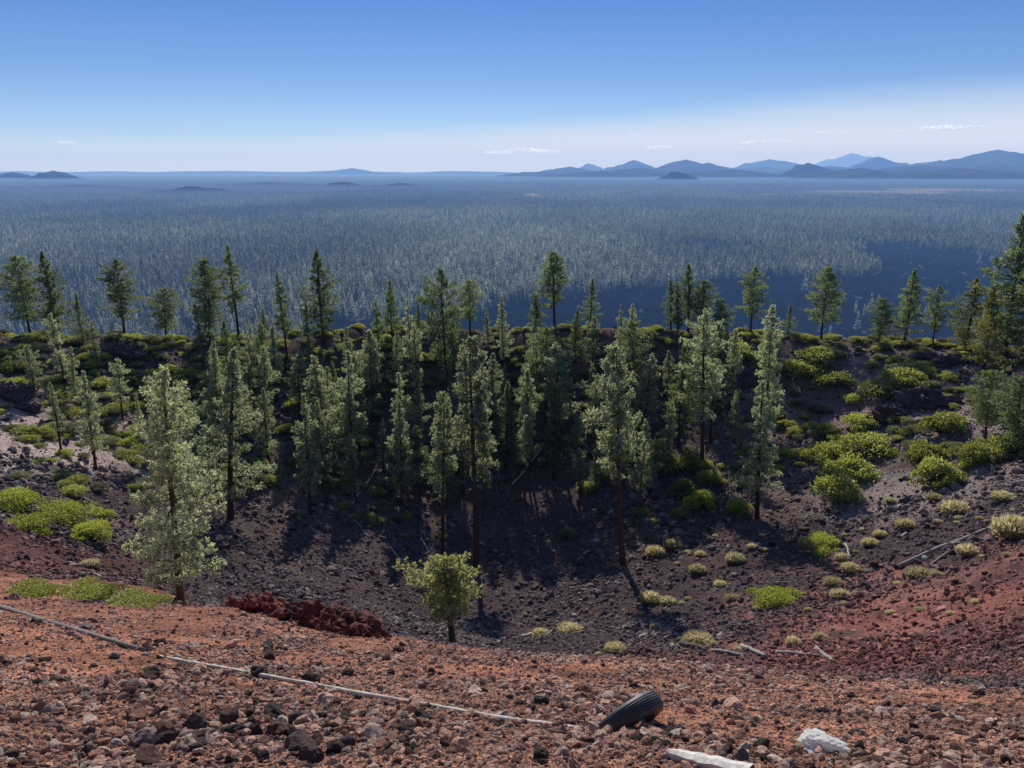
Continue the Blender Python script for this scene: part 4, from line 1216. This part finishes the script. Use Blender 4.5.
# ------------------------------------------------------------------ mountains
def mountain_mat():
    m, nt, N, L, out = new_mat('forested_mountain')
    g_ = N.new('ShaderNodeNewGeometry'); n1 = noise(N, L, .0016, 6, .6, g_.outputs['Position'])
    rp = ramp(N, [(.35, (.03, .042, .034)), (.6, (.06, .075, .055)), (.8, (.11, .11, .08))]); L.new(n1.outputs[0], rp.inputs[0])
    b = N.new('ShaderNodeBsdfDiffuse'); L.new(rp.outputs[0], b.inputs[0]); L.new(b.outputs[0], out.inputs[0])
    return m


M_mtn = mountain_mat()


def mountain(u, vpk, wl, wr, D, pw=1.3, seed=0):
    """cone or ridge of half widths wl / wr pixels; foot on the plain"""
    _r = ray(u, vpk); xc = _r[0] / _r[1] * D; zc = _r[2] / _r[1] * D
    H = zc - PLAIN
    na_, nr_ = 72, 40
    v = []
    L_, R_ = wl / F_PX * D * CP, wr / F_PX * D * CP
    for i in range(nr_ + 1):
        q = i / nr_
        for k in range(na_):
            th = 2 * math.pi * k / na_
            rx = R_ if math.cos(th) > 0 else L_
            x_ = math.cos(th) * rx * q * 1.15; y_ = math.sin(th) * q * (L_ + R_) / 2
            h = H * ((1 - q) ** pw * .75 + .25 * (.5 + .5 * math.cos(math.pi * q)))
            v.append((x_, y_, h))
    v = np.array(v)
    q_ = np.repeat(np.arange(nr_ + 1) / nr_, na_)
    sz = (L_ + R_) / 2
    v[:, 2] += H * .3 * (fbm(v[:, 0] / sz * 3.5 + seed, v[:, 1] / sz * 3.5, 700 + seed, 4)) * np.sin(np.pi * np.clip(q_, 0, 1)) 
    v[:, 2] -= 25 * (q_ > .99)
    qs_ = [(i * na_ + k, i * na_ + (k + 1) % na_, (i + 1) * na_ + (k + 1) % na_, (i + 1) * na_ + k) for i in range(nr_) for k in range(na_)]
    me_ = make_mesh('mountain', v, None, qs_, [M_mtn], smooth=True)
    o = link('mountain', me_, loc=(xc, D, PLAIN)); tag(o, kind='structure')


MTN = [(12, 172.0, 22, 26, 15, 1.0), (53, 170.5, 30, 32, 14, 1.0), (352, 168, 60, 50, 38, 1.6), (230, 170.8, 160, 160, 45, .9), (110, 171.2, 90, 90, 42, .9), (340, 170.5, 120, 110, 44, .9), (20, 171, 110, 90, 44, .9), (450, 171, 90, 90, 46, .9), (490, 171.5, 80, 60, 40, 1.0),
       (570, 166.5, 50, 46, 26, 1.2), (589, 163.5, 20, 22, 40, 1.0), (634, 160, 48, 50, 30, 1.2), (686, 159.5, 62, 70, 24, 1.15), (677, 171, 22, 24, 13, 1.0), (640, 167.5, 70, 60, 20, 1.0), (770, 159, 60, 70, 36, 1.2),
       (808, 162.5, 34, 40, 17, 1.0), (852, 153, 60, 70, 55, 1.25), (877, 156.5, 40, 50, 28, 1.1), (998, 149.5, 120, 110, 22, 1.1), (920, 165, 90, 90, 18, 1.0), (730, 169.5, 70, 70, 18, 1.0), (1075, 152, 90, 90, 26, 1.2), (860, 168, 80, 80, 15, 1.0), (960, 168, 110, 110, 14, .9),
       (600, 170.5, 70, 60, 19, .9), (700, 171, 60, 80, 21, .9), (760, 167, 60, 60, 27, 1.0), (830, 166, 60, 50, 25, 1.0), (900, 170, 80, 70, 16, .9), (1000, 164, 120, 100, 18, .9), (940, 160, 70, 70, 26, 1.0), (540, 171.5, 60, 50, 22, .9), (715, 165, 40, 60, 33, 1.0),
       (190, 186.5, 50, 60, 5.6, 1.0), (343, 182, 36, 40, 7.6, 1.0), (400, 183, 44, 46, 7.4, 1.0), (270, 182.5, 90, 90, 8.2, .9), (80, 184.5, 70, 60, 7.0, .9)]
for k, (u, v, wl, wr, D, pw) in enumerate(MTN): mountain(u, v, wl, wr, D * 1000., pw, k)

# ------------------------------------------------------------------ clouds
def cloud_mat():
    m, nt, N, L, out = new_mat('cloud_white')
    b = N.new('ShaderNodeBsdfDiffuse'); b.inputs[0].default_value = (.95, .95, .95, 1)
    t = N.new('ShaderNodeBsdfTranslucent'); t.inputs[0].default_value = (.95, .95, .95, 1)
    tr = N.new('ShaderNodeBsdfTransparent')
    lw = N.new('ShaderNodeLayerWeight'); lw.inputs[0].default_value = .25
    geo = N.new('ShaderNodeTexCoord'); n1 = noise(N, L, .2, 1, .5, geo.outputs['Object'])
    add = N.new('ShaderNodeMath'); add.operation = 'ADD'; L.new(lw.outputs['Facing'], add.inputs[0]); L.new(n1.outputs[0], add.inputs[1])
    mr_ = N.new('ShaderNodeMapRange'); mr_.inputs[1].default_value = .9; mr_.inputs[2].default_value = 1.45; mr_.inputs[3].default_value = .12; mr_.inputs[4].default_value = 1
    L.new(add.outputs[0], mr_.inputs[0])
    m1 = N.new('ShaderNodeMixShader'); m1.inputs[0].default_value = .5; L.new(b.outputs[0], m1.inputs[1]); L.new(t.outputs[0], m1.inputs[2])
    m2 = N.new('ShaderNodeMixShader'); L.new(mr_.outputs[0], m2.inputs[0]); em_ = N.new('ShaderNodeEmission'); em_.inputs[0].default_value = (.8, .88, 1, 1); em_.inputs[1].default_value = .3; as_ = N.new('ShaderNodeAddShader'); L.new(m1.outputs[0], as_.inputs[0]); L.new(em_.outputs[0], as_.inputs[1]); L.new(as_.outputs[0], m2.inputs[1]); L.new(tr.outputs[0], m2.inputs[2])  # added emission stands in for light scattered inside the cloud
    L.new(m2.outputs[0], out.inputs[0])
    return m


M_cloud = cloud_mat()


def cloud(u, v, w_, h_, label, seed):
    D = 32000.; k = D / F_PX
    _r = ray(u, v); x_ = _r[0] / _r[1] * D; z_ = _r[2] / _r[1] * D
    r = np.random.RandomState(seed); V_, T_ = [], []; n0 = 0
    bm = bmesh.new(); bmesh.ops.create_icosphere(bm, subdivisions=2, radius=1)
    sv = np.array([q.co[:] for q in bm.verts]); sf = np.array([[q.index for q in f.verts] for f in bm.faces]); bm.free()
    nb = max(5, int(w_ / 2.2))
    for i in range(nb):
        t = (i + r.rand()) / nb * 2 - 1
        s_ = (1 - t * t) ** .5
        c = np.array([t * w_ / 2, r.uniform(-2, 2), r.uniform(-.15, .25) * h_ * s_]) * k
        sc_ = np.array([w_ / nb * r.uniform(.9, 1.9), w_ / nb * 1.4, h_ * .4 * (.35 + .65 * s_) * r.uniform(.5, 1.1)]) * k
        V_.append(sv * sc_ + c); T_.append(sf + n0); n0 += len(sv)
    V_ = np.concatenate(V_) / 400.
    me_ = make_mesh('cloud', V_, np.concatenate(T_), None, [M_cloud], smooth=True)
    o = link('cloud', me_, loc=(x_, D, z_), sc=400)
    tag(o, label, 'cloud', 'small clouds low over the horizon')


for k, (u, v, w_, h_, lab) in enumerate([(66, 142.5, 15, 3, 'lone tiny white cloud over the low ridges'), (526, 149.5, 30, 3, 'flat white cloud with ragged trailing edge'), (497, 153, 26, 4.5, 'low white cloud just above the pale horizon band'), (545, 151.5, 30, 3.5, 'small white cloud strip beside the low white cloud'),
        (660, 147.5, 26, 4, 'oval white cloud above the twin mountains'), (632, 134, 10, 2.5, 'speck of white cloud, highest of the short ones'), (768, 142, 48, 4.5, 'long ragged white cloud over the distant cone'), (828, 133, 40, 3, 'thin white cloud streak between ragged cloud and long streak'),
        (893, 131, 22, 2.5, 'short thin white cloud before the long streak'), (955, 127, 66, 3.5, 'longest thin white cloud streak, highest over the big ridge'), (940, 129.5, 40, 2.5, 'faint cloud shred under the longest streak'), (740, 165 - 17, 12, 2, 'faint cloud scrap beside the long ragged cloud')]):
    cloud(u, v, w_, h_, lab, 800 + k)


# ------------------------------------------------------------------ haze (absorbing air volumes; their own glow stands in for scattered light)
def haze(name, z0, z1, half, sigma, air, label):
    m, nt, N, L, out = new_mat(name + '_air')
    mx = max(sigma)
    ab = N.new('ShaderNodeVolumeAbsorption'); ab.inputs['Density'].default_value = mx
    ab.inputs['Color'].default_value = (1 - sigma[0] / mx, 1 - sigma[1] / mx, 1 - sigma[2] / mx, 1)
    em = N.new('ShaderNodeEmission')
    ec = [a * s for a, s in zip(air, sigma)]; me_ = max(ec)
    em.inputs['Color'].default_value = (ec[0] / me_, ec[1] / me_, ec[2] / me_, 1); em.inputs['Strength'].default_value = me_
    ad = N.new('ShaderNodeAddShader'); L.new(ab.outputs[0], ad.inputs[0]); L.new(em.outputs[0], ad.inputs[1]); L.new(ad.outputs[0], out.inputs['Volume'])
    v = [(x_, y_, z_) for z_ in (z0, z1) for y_ in (-half * .2, half) for x_ in (-half, half)]
    q = [(0, 2, 3, 1), (4, 5, 7, 6), (0, 1, 5, 4), (2, 6, 7, 3), (0, 4, 6, 2), (1, 3, 7, 5)]
    o = link(name, make_mesh(name, v, None, q, [m])); tag(o, label, 'haze', kind='stuff')
    return o


haze('valley_haze', -190, -100, 72000, (.42e-3, .62e-3, .98e-3), (.142, .22, .335), 'blue haze lying over the forested plain')
haze('air_haze', -230, 1600, 80000, (1.35e-5, 2.0e-5, 3.5e-5), (.47, .63, .88), 'thin pale haze in the air in front of the mountains')

# ------------------------------------------------------------------ sun and sky
AZ, EL = R(-5), R(30.5)
sv = Vector((math.sin(AZ) * math.cos(EL), math.cos(AZ) * math.cos(EL), math.sin(EL)))
sl = bpy.data.lights.new('sun', 'SUN'); sl.energy = 5.0; sl.angle = R(.53); sl.color = (1, .955, .88)
so = bpy.data.objects.new('sun', sl); COL.objects.link(so); so.rotation_euler = sv.to_track_quat('Z', 'Y').to_euler(); so.location = (0, 0, 50)
wd = bpy.data.worlds.new('World'); scene.world = wd; wd.use_nodes = True
N, L = wd.node_tree.nodes, wd.node_tree.links; N.clear()
out = N.new('ShaderNodeOutputWorld'); bg = N.new('ShaderNodeBackground'); sky = N.new('ShaderNodeTexSky')
sky.sky_type = 'NISHITA'; sky.sun_disc = False; sky.sun_elevation = EL; sky.sun_rotation = AZ; sky.altitude = 1500
sky.air_density = 1.0; sky.dust_density = .1; sky.ozone_density = 4.0
bg.inputs['Strength'].default_value = .1
# a veil of thin high cloud low over the horizon, thicker toward the mountains
tc = N.new('ShaderNodeTexCoord'); sx = N.new('ShaderNodeSeparateXYZ'); L.new(tc.outputs['Generated'], sx.inputs[0])
def mth(op, a, b=None):
    k = N.new('ShaderNodeMath'); k.operation = op
    for i_, q in enumerate((a, b)):
        if q is None: continue
        if isinstance(q, (int, float)): k.inputs[i_].default_value = q
        else: L.new(q, k.inputs[i_])
    return k.outputs[0]
def mrg(src, a, b, c, d_, st='SMOOTHSTEP'):
    k = N.new('ShaderNodeMapRange'); k.interpolation_type = st
    for i_, q in enumerate((a, b, c, d_)): k.inputs[1 + i_].default_value = q
    L.new(src, k.inputs[0]); return k.outputs[0]
mp = N.new('ShaderNodeMapping'); mp.inputs['Scale'].default_value = (2.2, 2.2, 26); L.new(tc.outputs['Generated'], mp.inputs[0])
nz_ = noise(N, L, 1.3, 5, .55, mp.outputs[0])
top = mth('ADD', mrg(sx.outputs['X'], -.4, .5, .040, .088), mth('MULTIPLY', mth('SUBTRACT', nz_.outputs[0], .5), .03))
el_ = mth('DIVIDE', sx.outputs['Z'], top)
veil = mth('MULTIPLY', mrg(el_, .35, 1.15, 1, 0), mrg(sx.outputs['X'], -.75, .35, .5, .97))
mixn = N.new('ShaderNodeMix'); mixn.data_type = 'RGBA'; L.new(veil, mixn.inputs['Factor'])
tint = N.new('ShaderNodeMix'); tint.data_type = 'RGBA'; tint.blend_type = 'MULTIPLY'; tint.inputs['Factor'].default_value = 1
tr_ = ramp(N, [(0, (.92, 1.0, 1.25)), (.045, (.62, .70, .93)), (.11, (.42, .53, .77)), (.19, (.30, .44, .74)), (.24, (.34, .48, .76)), (.45, (1.0, 1.05, 1.15))]); L.new(sx.outputs['Z'], tr_.inputs[0]); L.new(tr_.outputs[0], tint.inputs['B'])
L.new(sky.outputs[0], tint.inputs['A']); L.new(tint.outputs['Result'], mixn.inputs['A'])
mixn.inputs['B'].default_value = (8.6, 9.0, 9.4, 1)
L.new(mixn.outputs['Result'], bg.inputs['Color']); L.new(bg.outputs[0], out.inputs[0])

scene.view_settings.view_transform = 'Standard'; scene.view_settings.look = 'None'; scene.view_settings.exposure = 0
scene.render.engine = 'CYCLES'
cy = scene.cycles
cy.use_denoising = True
cy.max_bounces = 6; cy.diffuse_bounces = 3; cy.transmission_bounces = 3; cy.transparent_max_bounces = 12; cy.volume_bounces = 0
